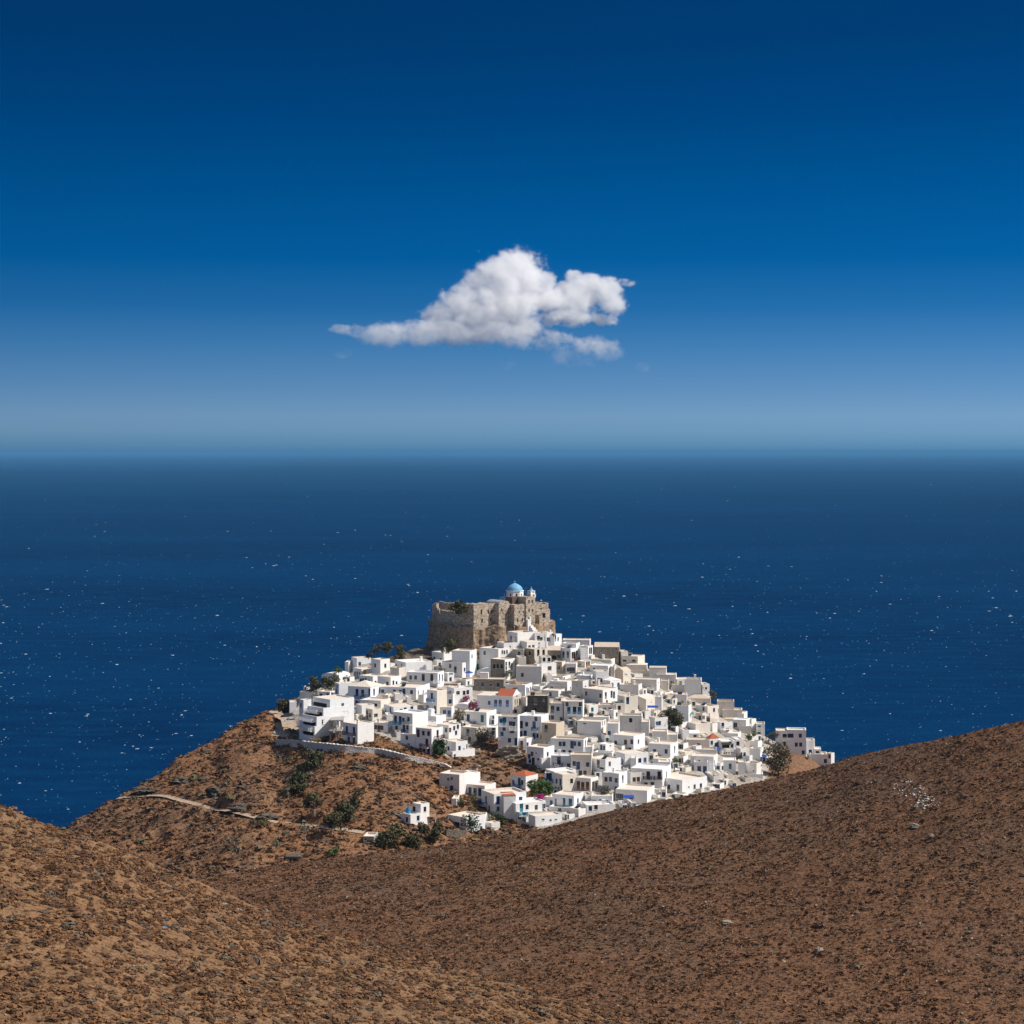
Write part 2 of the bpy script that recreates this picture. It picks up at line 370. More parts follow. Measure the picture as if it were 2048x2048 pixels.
# near spur on the left
LC = [(-1200, 1420, 235), (-300, 1545, 232), (0, 1612, 230), (126, 1664, 230), (170, 1672, 231), (240, 1700, 233), (300, 1728, 235), (380, 1762, 236), (450, 1788, 236), (520, 1818, 236), (600, 1848, 235), (700, 1880, 233),
      (780, 1900, 231), (860, 1924, 230), (1000, 1966, 226), (1200, 2030, 220), (1600, 2180, 205), (3400, 2700, 190)]
lc_py, lc_d = table(LC, 10); lc_z = CZ - (lc_py - HY) / F * lc_d
LN = [(-1200, 2060), (0, 2090), (126, 2100), (600, 2240), (1000, 2420), (1600, 2700), (3400, 3300)]
ln_z = CZ - (table(LN, 30)[0] - HY) / F * 150
def z_left(px, d, rough=True):
    px = np.asarray(px, float); d = np.asarray(d, float)
    dc, zc, zn = look(lc_d, px), look(lc_z, px), look(ln_z, px)
    t = (d - 150) / (dc - 150)
    zz = zn + (zc - zn) * np.clip(t, 0, 1) + 0.6 * np.sin(np.pi * np.clip(t, 0, 1))
    zz = np.where(t < 0, zn + (150 - d) * 0.12, zz)
    b = np.maximum(d - dc, 0)
    zz = zz - 0.65 * (np.sqrt(b * b + 16) - 4)
    if rough:
        x = (px - CX) / F * d
        zz = zz + 0.45 * fbm(x / 9 + 40, d / 9, 4) + 0.16 * fbm(x / 1.2, d / 1.2, 3)
    return zz
def hit(px, py, zf=None, d0=400., d1=660.):
    """depth at which the sight line through (px,py) meets the village hill"""
    zf = zf or z_village
    ds = np.arange(d0, d1, 0.5)
    below = zf(np.full_like(ds, px), ds) >= CZ - (py - HY) / F * ds
    i = int(np.argmax(below))
    return float(ds[i]) if below.any() else None

def sheet(name, zf, px0, px1, npx, ds, mat, label=None):
    pxs = np.linspace(px0, px1, npx); PX, D = np.meshgrid(pxs, ds)
    Z = zf(PX, D); X = (PX - CX) / F * D
    v = np.stack([X, D, Z], -1).reshape(-1, 3)
    nr, nc = PX.shape
    i = (np.arange(nr - 1)[:, None] * nc + np.arange(nc - 1)[None, :]).ravel()
    f = np.stack([i, i + 1, i + nc + 1, i + nc], -1)
    o = np_mesh(name, v, f, mat, smooth=True)
    setp(o, label, kind='structure')
    return o, PX, D, Z
def inpoly(px, py, poly):
    r = np.zeros(np.shape(px), bool); n = len(poly)
    for i in range(n):
        x0, y0 = poly[i]; x1, y1 = poly[(i + 1) % n]
        c = ((y0 > py) != (y1 > py)) & (px < (x1 - x0) * (py - y0) / (y1 - y0 + 1e-9) + x0)
        r ^= c
    return r
dsv = np.concatenate([np.arange(250, 390, 4.0), np.arange(390, 640, 0.75), np.arange(640, 860, 4.0)])
hill_o, PX, D, Z = sheet('village_hill', z_village, -700, 2700, 850, dsv, MATS['village_hill_soil'], 'brown dry hill that carries the white village above the sea')
PY = HY + (CZ - Z) / D * F
VIL = [(545, 1470), (560, 1425), (640, 1360), (760, 1300), (1050, 1250), (1200, 1290), (1340, 1350), (1530, 1450), (1680, 1540), (1652, 1535), (1612, 1513), (1564, 1494), (1545, 1500), (1530, 1580), (1400, 1640), (1200, 1680), (1090, 1665), (1030, 1640), (975, 1612), (1090, 1590), (1090, 1545),
       (1040, 1490), (960, 1470), (940, 1500), (900, 1515), (860, 1503), (800, 1488), (755, 1468), (700, 1462), (640, 1474), (570, 1474)]
pv = inpoly(PX, PY, VIL).astype(np.float32) * (D < look(rdd, PX) + 6)
rk = ((inpoly(PX, PY, [(740, 1330), (760, 1300), (860, 1260), (870, 1320), (830, 1330)])) | (D > look(rdd, PX) + 8)).astype(np.float32)
for nm, a in (('paved', pv), ('rocky_shade', rk)):
    at = hill_o.data.attributes.new(nm, 'FLOAT', 'POINT'); at.data.foreach_set('value', np.ascontiguousarray(a.ravel(), np.float32))
sheet('right_hill', z_right, -500, 2900, 700, np.concatenate([np.arange(60, 240, 6.0), np.arange(240, 430, 0.6), np.arange(430, 520, 4.0)]), MATS['right_hill_soil'], 'dark brown scrub covered hill in front of the village')
sheet('left_hill', z_left, -900, 2400, 560, np.concatenate([np.arange(40, 150, 4.0), np.arange(150, 250, 0.4), np.arange(250, 330, 3.0)]), MATS['left_hill_soil'], 'sunlit tan scrub slope in the near left corner')

# sea: one sheet to the horizon
m, t, b = new_mat('sea_water'); p = position(t)
mp = N(t, 'ShaderNodeMapping'); mp.inputs['Scale'].default_value = (0.35, 1.0, 1.0); t.links.new(p, mp.inputs[0])
n1 = noise(t, mp.outputs[0], 0.05, 5, 0.6); n2 = noise(t, mp.outputs[0], 0.0022, 4, 0.6); n3 = noise(t, p, 0.25, 3, 0.6)
c = mixc(t, mrange(t, n2, 0.38, 0.62), (0.0001, 0.0165, 0.064), (0.0002, 0.0245, 0.086))
c = mixc(t, mrange(t, n1, 0.45, 0.75), c, (0.0005, 0.032, 0.096))
t.links.new(c, b.inputs['Base Color']); b.inputs['Roughness'].default_value = 0.35; b.inputs['IOR'].default_value = 1.33
b.inputs['Specular IOR Level'].default_value = 0.0
gls = N(t, 'ShaderNodeBsdfGlossy'); gls.inputs['Roughness'].default_value = 0.3; gls.inputs['Color'].default_value = (1, 1, 1, 1)
msh = N(t, 'ShaderNodeMixShader'); msh.inputs[0].default_value = 0.008; so_ = [n for n in t.nodes if n.type == 'OUTPUT_MATERIAL'][0]
t.links.new(b.outputs[0], msh.inputs[1]); t.links.new(gls.outputs[0], msh.inputs[2]); t.links.new(msh.outputs[0], so_.inputs[0])
ad = N(t, 'ShaderNodeMath', operation='ADD'); t.links.new(n1, ad.inputs[0]); t.links.new(n3, ad.inputs[1])
bump(t, b, ad.outputs[0], 2.0, 0.7)
SEA = MB(); R_ = 90000.0
SEA.poly([(-R_, -500, 0), (R_, -500, 0), (R_, R_, 0), (-R_, R_, 0)])
setp(SEA.build('sea', MATS['sea_water']), 'dark blue open sea to the horizon', kind='structure')
# wind-blown foam crests, each a low ridge of water
m, t, b = new_mat('foam'); b.inputs['Base Color'].default_value = (0.28, 0.34, 0.40, 1); b.inputs['Roughness'].default_value = 0.9
m, t, b = new_mat('thin_foam'); b.inputs['Base Color'].default_value = (0.05, 0.16, 0.26, 1); b.inputs['Roughness'].default_value = 0.8
NF = 8200
py_ = HY + 62 + (1720 - HY - 62) * rng.random(NF) ** 0.95; px_ = rng.uniform(-700, 2750, NF)
keep = rng.random(NF) < 0.6 + 0.4 * np.clip(0.5 + 1.4 * fbm(px_ / 210, py_ / 90, 3), 0, 1)
px_, py_ = px_[keep], py_[keep]; NF = len(px_)
dd = CZ / ((py_ - HY) / F); xx = (px_ - CX) / F * dd
big = rng.random(NF) < 0.06
apparent = np.where(big, rng.uniform(4, 8.5, NF), rng.uniform(1.1, 3.4, NF)) * np.clip((py_ - HY) / 330, 0.35, 1.0) ** 0.55
wid = apparent * dd / F / 2
hei = np.where(big, rng.uniform(0.8, 1.5, NF), rng.uniform(0.4, 1.1, NF)) * dd / F * np.clip((py_ - HY) / 330, 0.5, 1)
wid = np.minimum(wid, 9); hei = np.minimum(hei, 2.4)
K = 7; tt = np.linspace(-1, 1, K)
prof = (1 - tt ** 2) ** 0.6
vv = []; ff = []
for row in range(3):
    yo = (-1.0, 0.0, 1.3)[row]; zo = (0.0, 1.0, 0.0)[row]
    h = prof[None, :] * hei[:, None] * (0.6 + 0.8 * rng.random((NF, K)))
    vv.append(np.stack([xx[:, None] + tt[None] * wid[:, None], dd[:, None] + yo * (0.4 + hei[:, None] * 1.4) * (0.3 + prof[None]) + wid[:, None] * 0.25 * np.sin(tt[None] * 2 + xx[:, None]), -0.05 + zo * h + 0 * tt[None]], -1))
V = np.stack(vv, 1)                                   # NF,3,K,3
base = (np.arange(NF) * 3 * K)[:, None]
q = []
for r_ in range(2):
    for k_ in range(K - 1):
        a = r_ * K + k_
        q.append([a, a + 1, a + K + 1, a + K])
q = np.array(q)
fc = (base[:, :, None] + q[None]).reshape(-1, 4)
mi = np.repeat((~big & (rng.random(NF) < 0.8)).astype(np.int32), len(q))
setp(np_mesh('whitecaps', V.reshape(-1, 3), fc, [MATS['foam'], MATS['thin_foam']], midx=mi), 'scattered white foam crests on the dark blue sea', 'foam', kind='stuff')

# air: pale haze over the sea
m = bpy.data.materials.new('haze_air'); m.use_nodes = True; MATS['haze_air'] = m
t = m.node_tree; t.nodes.clear()
o_ = N(t, 'ShaderNodeOutputMaterial'); pvn = N(t, 'ShaderNodeVolumePrincipled')
HAZE_DENS = 3.4e-5
pvn.inputs['Density'].default_value = HAZE_DENS; pvn.inputs['Color'].default_value = (0.13, 0.38, 0.64, 1); pvn.inputs['Anisotropy'].default_value = 0.0
t.links.new(pvn.outputs[0], o_.inputs['Volume'])
HB = MB(); HB.box((-95000, -600, -8), (190000, 0, 0), (0, 91500, 0), (0, 0, 8 + 204))
setp(HB.build('haze', m), 'pale haze over the sea', kind='stuff')
# ------------------------------------------------------------------ houses
TILE = dict(A=(550, 1290), B=(826, 1290), C=(1102, 1270), D=(1378, 1340), E=(690, 1500), F=(940, 1460), G=(1170, 1420), Q=(820, 1140), R=(1040, 1220))
SCALE = dict(Q=6.44, R=6.44)
FACES = []       # outlines of the built facades, in photo columns and rows
WK = dict(w=('glass_dark', 'grey_paint'), b=('blue_paint', 'glass_dark'), t=('teal_paint', 'glass_dark'), g=('green_paint', 'green_paint'), r=('red_paint', 'glass_dark'),
          o=('orange_wood', 'dark_wood'), y=('yellow_paint', 'yellow_paint'), D=('dark_wood', 'dark_interior'), L=('dark_interior', 'dark_interior'), p=('pale_blue_paint', 'glass_dark'), n=('white_paint', 'glass_dark'))
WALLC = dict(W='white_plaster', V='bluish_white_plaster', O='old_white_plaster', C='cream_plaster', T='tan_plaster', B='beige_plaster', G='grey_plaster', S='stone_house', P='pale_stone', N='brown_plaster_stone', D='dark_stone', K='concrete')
HOUSES = []      # root, centre px, features
tok = re.compile(r'(-?\d+),(-?\d+)([a-zA-Z])(!?)(?:(\d+)x(\d+))?')
hrng = random.Random(11)

def wall_face(mb, o, u, L, z0, z1, holes, nrm, mat, depth=0.22):
    """vertical face from o along unit u, with rectangular openings (s0,s1,za,zb) that are really cut"""
    holes = [(max(0.05, a), min(L - 0.05, b), max(z0 + 0.02, c), min(z1 - 0.08, d)) for a, b, c, d in holes]
    holes = [h for h in holes if h[1] - h[0] > 0.1 and h[3] - h[2] > 0.1]
    xs = sorted({0.0, L, *[h[0] for h in holes], *[h[1] for h in holes]})
    zs = sorted({z0, z1, *[h[2] for h in holes], *[h[3] for h in holes]})
    pt = lambda s, z, k=0.0: (o[0] + u[0] * s - nrm[0] * k, o[1] + u[1] * s - nrm[1] * k, z)
    for i in range(len(xs) - 1):
        for j in range(len(zs) - 1):
            mx_, mz_ = (xs[i] + xs[i + 1]) / 2, (zs[j] + zs[j + 1]) / 2
            if any(h[0] < mx_ < h[1] and h[2] < mz_ < h[3] for h in holes): continue
            mb.poly([pt(xs[i], zs[j]), pt(xs[i + 1], zs[j]), pt(xs[i + 1], zs[j + 1]), pt(xs[i], zs[j + 1])], mat)
    for a, b, c, d in holes:
        mb.poly([pt(a, c), pt(a, d), pt(a, d, depth), pt(a, c, depth)], mat); mb.poly([pt(b, c), pt(b, d), pt(b, d, depth), pt(b, c, depth)], mat)
        mb.poly([pt(a, c), pt(b, c), pt(b, c, depth), pt(a, c, depth)], mat); mb.poly([pt(a, d), pt(b, d), pt(b, d, depth), pt(a, d, depth)], mat)
    return holes

def window_part(root, o, u, nrm, h, kind, door):
    a, b, c, d = h
    fr, pane = WK[kind]
    mb = MB(); u3 = np.array([u[0], u[1], 0.]); n3 = np.array([nrm[0], nrm[1], 0.]); up = np.array([0, 0, 1.])
    o3 = np.array([o[0], o[1], 0.])
    q = lambda s, z, k: o3 + u3 * s + up * z - n3 * k
    W_, H_ = b - a, d - c
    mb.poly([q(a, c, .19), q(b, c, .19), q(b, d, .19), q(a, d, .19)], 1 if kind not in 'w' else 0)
    if kind != 'L':
        fm = 0 if kind not in 'w' else 1
        t_ = min(0.13 if kind in 'btgop' else 0.07, W_ * 0.2)
        bars = [(a, a + t_, c, d), (b - t_, b, c, d), (a + t_, b - t_, d - t_, d), (a + t_, b - t_, c, c + t_)]
        if W_ > 0.5: bars.append(((a + b) / 2 - t_ * .4, (a + b) / 2 + t_ * .4, c + t_, d - t_))
        if door: bars.append((a + t_, b - t_, c + t_, c + H_ * 0.45))
        elif H_ > 0.7 and kind in 'wrn': bars.append((a + t_, b - t_, c + H_ * .55, c + H_ * .55 + t_ * .7))
        for (s0, s1, za, zb) in bars:
            mb.box(q(s0, za, 0.185), u3 * (s1 - s0), n3 * 0.06, up * (zb - za), fm)
    if not door and kind != 'L':
        mb.box(q(a - 0.08, c - 0.08, -0.0), u3 * (W_ + .16), n3 * 0.07, up * 0.08, 2)
    return mb.build('door' if door else ('loggia' if kind == 'L' else 'window'), [MATS[fr], MATS[pane], MATS['white_plaster']], root)

def balcony_part(root, o, u, nrm, s, z, width, paint):
    u3 = np.array([u[0], u[1], 0.]); n3 = np.array([nrm[0], nrm[1], 0.]); up = np.array([0, 0, 1.]); o3 = np.array([o[0], o[1], 0.])
    dp = 1.05; mb = MB(); a = s - width / 2
    mb.box(o3 + u3 * a + up * (z - 0.62), u3 * width, n3 * dp, up * 0.14, 1)
    h = 0.95; z0 = z - 0.48
    def run(p0, dr, ln):
        mb.box(p0 + up * (z0 + h - 0.07), dr * ln, n3 * 0.05 if abs(dr @ n3) < .5 else u3 * .05, up * 0.07, 0)
        mb.box(p0 + up * (z0 + 0.03), dr * ln, n3 * 0.04 if abs(dr @ n3) < .5 else u3 * .04, up * 0.06, 0)
        n = max(2, int(ln / 0.17))
        for i in range(n + 1):
            mb.box(p0 + dr * (ln - 0.06) * i / n + up * z0, dr * 0.06, n3 * 0.03 if abs(dr @ n3) < .5 else u3 * .03, up * (h - .05), 0)
    run(o3 + u3 * a + n3 * (dp - .06), u3, width)
    run(o3 + u3 * a, n3, dp - .08); run(o3 + u3 * (a + width - .06), n3, dp - .08)
    return mb.build('balcony', [MATS[paint], MATS['white_plaster']], root)

def roof_flat(mb, c4, z, rim=0.28, rh=0.32, mw=0, mr=1):
    """c4: four plan corners in order; parapet round a sunken roof"""
    c = np.mean(c4, 0)
    inn = [p + (c - p) / max(np.linalg.norm(c - p), .1) * min(rim * 1.45, np.linalg.norm(c - p) * .4) for p in c4]
    for i in range(4):
        j = (i + 1) % 4
        A, B_, A2, B2 = c4[i], c4[j], inn[i], inn[j]
        mb.poly([(*A, z), (*B_, z), (*B2, z), (*A2, z)], mr)
        mb.poly([(*A2, z), (*B2, z), (*B2, z - rh), (*A2, z - rh)], mr)
    mb.poly([(*p, z - rh) for p in inn], mr)

def rescale(sc, geo, wins, extra, bal):
    k = 7 / sc
    w2 = ' '.join(f"{round(int(X) * k)},{round(int(Y) * k)}{q}{dr}" + (f'{round(int(a) * k)}x{round(int(b) * k)}' if a else '') for X, Y, q, dr, a, b in tok.findall(wins))
    return tuple(v * k for v in geo), w2, extra, [(X * k, Y * k, w_ * k, p) for X, Y, w_, p in bal]
def house(T, geo, wins='', c='W', rf=None, bal=(), extra=(), note='', th=None, kind='house', lab=None, base=None, depth=None, roofc=None, noc=False, ybd=None):
    """geo = xl,xc,xr,yt,yb in tile units (1/7 photo pixel): left edge, near corner, right edge, top and base of the near corner"""
    ox, oy = TILE[T]
    def px(u): return ox + u / 7.0
    def py(v): return oy + v / 7.0
    if T in SCALE: geo, wins, extra, bal, T = *rescale(SCALE[T], geo, wins, extra, bal), T
    xl, xc, xr, yt, yb = geo
    d = depth or hit(px(xc), min(py(yb), ybd or 1e9)) or float(look(rdd, px(xc)))
    P0 = P(px(xc), py(yb), d)
    zg = float(z_village(px(xc), d))
    zb0 = min(P0[2], zg) - 3.0 if not depth else min(P0[2] - 1.0, zg - .3)
    root = empty(kind, (P0[0], P0[1], P0[2]))
    blocks = [(geo, 'm', c, wins, rf, bal, th, roofc)] + [(*e_, *([None] * (8 - len(e_)))) for e_ in extra]
    m0 = d / F
    main = None
    for bi, (g, mode, cc, ws, rft, bl, tb, rc) in enumerate(blocks):
        xl, xc, xr, yt, yb = g
        cc = cc or c; ws = ws or ''; bl = bl or ()
        wl, wr = max((xc - xl) / 7 * m0, 0.0), max((xr - xc) / 7 * m0, 0.0)
        if tb is not None: a = math.radians(tb)
        elif main is not None and mode in 'lr': a = main[2]
        elif wr < 0.9: a = math.radians(7)
        elif wl < 0.9: a = math.radians(80)
        else: a = min(max(math.atan2(wr, wl), math.radians(17)), math.radians(64))
        ca, sa = math.cos(a), math.sin(a)
        L = wl / ca if wl >= 0.9 or ca > .5 else 5.0
        R = wr / sa if wr >= 0.9 or sa > .5 else 5.0
        L = min(max(L, 1.2), 24); R = min(max(R, 1.2), 17)
        dl, dr = np.array([-ca, sa]), np.array([sa, ca])
        if bi == 0:
            Pc = P0[:2].copy(); main = (Pc, geo, a)
        else:
            dx = (xc - main[1][1]) / 7 * m0
            if mode == 'r': Pc = main[0] + dr * (dx / sa)
            elif mode == 'l': Pc = main[0] - dl * (dx / ca)
            else:
                db = d + (float(mode[1:]) if len(mode) > 1 else 0)
                Pc = P(px(xc), py(yb), db)[:2]
            eps = 0.03 * bi
            Pc = Pc - (dl + dr) * eps; L += eps * 2; R += eps * 2
        db = Pc[1]
        zt = CZ - (py(yt) - HY) / F * db
        zb = min(zb0, CZ - (py(yb) - HY) / F * db - 1.0) if yb - yt > 16 else CZ - (py(yb) - HY) / F * db
        rel = lambda p: (p[0] - P0[0], p[1] - P0[1])
        j = lambda k: hrng.uniform(-k, k)
        c4 = [np.array(rel(q)) for q in (Pc, Pc + dr * R, Pc + dr * R + dl * L, Pc + dl * L)]
        z0, z1 = zb - P0[2], zt - P0[2]
        nl, nr_ = np.array([-sa, -ca]), np.array([ca, -sa])
        holesL, holesR, wl_list = [], [], []
        for X, Y, k, dr_, ww, hh in tok.findall(ws):
            X, Y = int(X), int(Y); left = X < xc
            fw = (xc - xl) if left else (xr - xc)
            s = ((xc - X) / fw * L) if left else ((X - xc) / fw * R)
            dpt = db + (s * (sa if left else ca))
            zc = CZ - (py(Y) - HY) / F * dpt - P0[2]
            pm = dpt / F / 7
            W_ = int(ww) * pm / ((ca if left else sa) + 1e-6) if ww else (1.0 if dr_ else 0.9)
            H_ = int(hh) * pm if hh else (2.1 if dr_ else 1.25)
            W_ = min(W_, 12)
            (holesL if left else holesR).append((s - W_ / 2, s + W_ / 2, zc - H_ / 2, zc + H_ / 2))
            wl_list.append((left, k, bool(dr_)))
        FACES.append((px(xl), px(xc), px(xr), py(yt), py(yb)))
        cl, cr = (WALLC[cc[0]], WALLC[cc[-1]])  # left face often takes a greyer plaster, adding its shade as colour
        fill = 'roof_white' if cc[-1] in 'WV' and hrng.random() < .25 else {'T': 'roof_tan', 'S': 'roof_tan', 'D': 'roof_tan', 'B': 'roof_tan'}.get(cc[-1], 'roof_cream')
        if rc: fill = rc
        mb = MB()
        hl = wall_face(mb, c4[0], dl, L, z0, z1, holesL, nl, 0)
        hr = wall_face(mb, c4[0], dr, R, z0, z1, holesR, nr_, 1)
        for (A, B_, mi_) in ((c4[1], c4[2], 0), (c4[2], c4[3], 1)):
            mb.poly([(*A, z0), (*B_, z0), (*B_, z1), (*A, z1)], mi_)
        shape = rft or 'flat'
        wallm = [MATS[cl], MATS[cr], MATS[fill]]
        if shape == 'flat':
            rim_m = fill
            roof_flat(mb, c4, z1, mr=2, rh=hrng.choice((0.22, 0.32, 0.5)))
        mb.build('wall', wallm, root)
        if shape != 'flat':
            kind_, hgt, rm = shape
            rb = MB(); cen = sum(c4) / 4
            ov = [cen + (q - cen) * 1.0 for q in c4]
            if kind_ == 'hip':
                ov = [cen + (q - cen) * 1.03 for q in c4]
                for i in range(4): rb.poly([(*ov[i], z1 + .004), (*ov[(i + 1) % 4], z1 + .004), (*cen, z1 + hgt)])
                rb.poly([(*q, z1 + .002) for q in ov])
            elif kind_ in ('gable', 'gableL'):     # gable: ridge along the left face; gableL: ridge across it, pediment on the left face
                if kind_ == 'gableL': ov = [ov[1], ov[2], ov[3], ov[0]]
                r0, r1 = (ov[0] + ov[1]) / 2, (ov[2] + ov[3]) / 2
                rb.poly([(*ov[0], z1 + .004), (*ov[3], z1 + .004), (*r1, z1 + hgt), (*r0, z1 + hgt)])
                rb.poly([(*ov[1], z1 + .004), (*ov[2], z1 + .004), (*r1, z1 + hgt), (*r0, z1 + hgt)])
                gb = MB(); gb.poly([(*ov[0], z1), (*ov[1], z1), (*r0, z1 + hgt - .03)]); gb.poly([(*ov[3], z1), (*ov[2], z1), (*r1, z1 + hgt - .03)])
                gb.build('pediment', MATS[cr if kind_ == 'gable' else cl], root)
            elif kind_ in ('vault', 'vaultL'):
                if kind_ == 'vaultL': ov = [ov[1], ov[2], ov[3], ov[0]]
                n = 9; ring = []
                for i in range(n + 1):
                    f_ = (1 - math.cos(math.pi * i / n)) / 2; zz = z1 + hgt * math.sin(math.pi * i / n) + .003
                    ring.append(((*(ov[0] * (1 - f_) + ov[1] * f_), zz), (*(ov[3] * (1 - f_) + ov[2] * f_), zz)))
                for i in range(n): rb.poly([ring[i][0], ring[i][1], ring[i + 1][1], ring[i + 1][0]])
                rb.poly([q[0] for q in ring]); rb.poly([q[1] for q in ring])
            elif kind_ == 'slab':
                ov = [cen + (q - cen) * 1.02 for q in c4]
                rb.hexa([(*q, z1 + .005) for q in ov], [(*q, z1 + hgt) for q in ov], bottom=True)
            rb.build('roof', MATS[rm], root)
        il = ir = 0
        for (left, k, dr_), src in zip(wl_list, range(len(wl_list))):
            lst = holesL if left else holesR; idx = il if left else ir
            h = lst[idx]
            if left: il += 1
            else: ir += 1
            h = (max(0.05, h[0]), min((L if left else R) - 0.05, h[1]), max(z0 + .02, h[2]), min(z1 - .08, h[3]))
            if h[1] - h[0] > .1 and h[3] - h[2] > .1:
                window_part(root, c4[0], dl if left else dr, nl if left else nr_, h, k, dr_)
        for (X, Y, wd, paint) in bl:
            left = X < xc
            s = ((xc - X) / max(xc - xl, 1) * L) if left else ((X - xc) / max(xr - xc, 1) * R)
            dpt = db + s * (sa if left else ca)
            zc = CZ - (py(Y) - HY) / F * dpt - P0[2]
            W_ = wd * dpt / F / 7 / (ca if left else sa)
            balcony_part(root, c4[0], dl if left else dr, nl if left else nr_, s, zc, W_, paint)
        # roof clutter: chimneys, low walls, tanks
        if shape == 'flat' and not noc and L > 3.5 and R > 3.5:
            k = hrng.random(); cen = sum(c4) / 4
            if k < .2:
                q = cen + dl * hrng.uniform(-.3, .3) * L + dr * hrng.uniform(-.2, .35) * R
                cb = MB(); sz = hrng.uniform(.5, .8); h_ = hrng.uniform(.8, 1.3)
                cb.box((*(q), z1 - .5), (*(dl * sz), 0), (*(dr * sz), 0), (0, 0, h_ + .3)); cb.box((*(q - (dl + dr) * .07), z1 - .2 + h_), (*(dl * (sz + .14)), 0), (*(dr * (sz + .14)), 0), (0, 0, .12))
                cb.build('chimney', MATS[cr if cr not in ('stone_house',) else 'old_white_plaster'], root)
            elif k < .27:
                q = cen + dl * hrng.uniform(-.2, .2) * L
                cb = MB(); cb.cyl((*q, z1 + .55), (*(q + dl * 1.3), z1 + .55), .28, .28, 10, 0)
                pz = [(*(q + dr * -.1), z1 + .35), (*(q + dl * 1.3 + dr * -.1), z1 + .35), (*(q + dl * 1.3 - dr * 1.3), z1 - .3), (*(q - dr * 1.3), z1 - .3)]
                cb.hexa(pz, [(p_[0], p_[1], p_[2] + .07) for p_ in pz], 1, bottom=True)
                cb.build('solar_heater', [MATS['metal_grey'], MATS['glass_dark']], root)
            elif k < .33:
                q = cen + dl * L * hrng.uniform(.02, .2) + dr * R * hrng.uniform(.02, .15)
                l2, r2 = min(L * .3, 2.6), min(R * .3, 2.4); hh_ = hrng.uniform(1.3, 2.0)
                cb = MB(); cb.box((*q, z1 - .5), (*(dl * l2), 0), (*(dr * r2), 0), (0, 0, hh_ + .3), 0)
                cb.build('stairwell', MATS[cr if cr not in ('stone_house',) else 'old_white_plaster'], root)
    xl, xc, xr, yt, yb = geo
    HOUSES.append(dict(o=root, px=px((xl + xr) / 2), py=py((yt + yb) / 2), c=c, w=wins + ' '.join((e_[3] or '') for e_ in extra if len(e_) > 3), W=(xr - xl) / 7 * m0, H=(yb - yt) / 7 * m0, note=note, lab=lab, rf=rf, bal=list(bal) + [q for e_ in extra if len(e_) > 5 and e_[5] for q in e_[5]], kind=kind, P0=P0))
    return root
B_ = 'blue_paint'; R__ = 'red_paint'; T_ = 'teal_paint'; Wp = 'white_paint'; LB = 'pale_blue_paint'; NV = 'navy_paint'; DW = 'dark_wood'
QUEUE = []
def H(T, geo, wins='', c='W', **k): QUEUE.append((T, geo, wins, c, k))
def build_queue():
    rec = []
    for T, g, w_, c_, k in QUEUE:
        sc = SCALE.get(T, 7.0); ox, oy = TILE[T]
        rec.append([ox + g[0] / sc, ox + g[1] / sc, ox + g[2] / sc, oy + g[3] / sc, oy + g[4] / sc])
    for i, (T, g, w_, c_, k) in enumerate(QUEUE):
        l, m_, r, t_, b = rec[i]; cut = b
        for j, (l2, m2, r2, t2, b2) in enumerate(rec):           # a house whose foot is hidden stands behind the one that hides it
            if j == i: continue
            ov = min(r, r2) - max(l, l2)
            if ov > .6 * (r - l) and b2 > b - 2 and t2 > t_ + 3 and t2 < b: cut = min(cut, t2 + 1.0)
        house(T, g, w_, c_, ybd=cut, **k)
# --- left cluster (tile A)
H('A', (1055, 1145, 1340, 185, 330), '1185,265w', 'V')
H('A', (1340, 1475, 1600, 205, 400), '1395,285w 1540,290D')
H('A', (1010, 1030, 1055, 235, 400), '', 'W', note='sliver thin', noc=True)
H('A', (1075, 1210, 1420, 340, 490), '1105,415w! 1140,415w! 1180,405w 1255,375y40x60', 'W', bal=[(1125, 475, 70, Wp)])
H('A', (640, 900, 1030, 440, 530), '970,465w60x40', 'V', rf=('vaultL', 0.9, 'white_plaster'), note='vaulted')
H('A', (1655, 1830, 2190, 245, 470), '1680,290w 1765,290w 1730,345b 1815,355b 1770,520w', 'W')
H('A', (1165, 1370, 1530, 440, 570), '1190,500b 1220,495b 1260,490w 1310,515w 1405,530b')
H('A', (1425, 1620, 1755, 450, 600), '1570,540w 1655,545b! 1695,535b')
H('A', (820, 895, 1140, 540, 770), '860,585w 855,650b!', 'V', bal=[(848, 690, 70, B_)])
H('A', (1010, 1335, 1480, 590, 840), '1140,665b! 1220,675w! 1325,660b! 1380,660b! 1245,820b 1135,830b! 1300,820b', 'V', rf=('hip', 1.5, 'roof_cream'), bal=[(1165, 725, 95, B_), (1290, 712, 85, B_)])
H('A', (1410, 1977, 2142, 600, 770), '1445,630w 1440,680w 1495,670t! 1665,655b 1750,655b 1800,660b! 1910,660b 2002,665w 2062,660b', 'V', bal=[(1830, 705, 160, Wp)], note='long')
H('A', (335, 500, 600, 660, 770), '', 'GO', note='low')
H('A', (600, 770, 835, 655, 760), '640,710b 735,705b', 'W', note='low')
H('A', (390, 440, 490, 615, 680), '', 'W', rf=('vault', 0.8, 'white_plaster'), note='tiny')
H('A', (190, 205, 300, 800, 960), '', 'V', note='narrow')
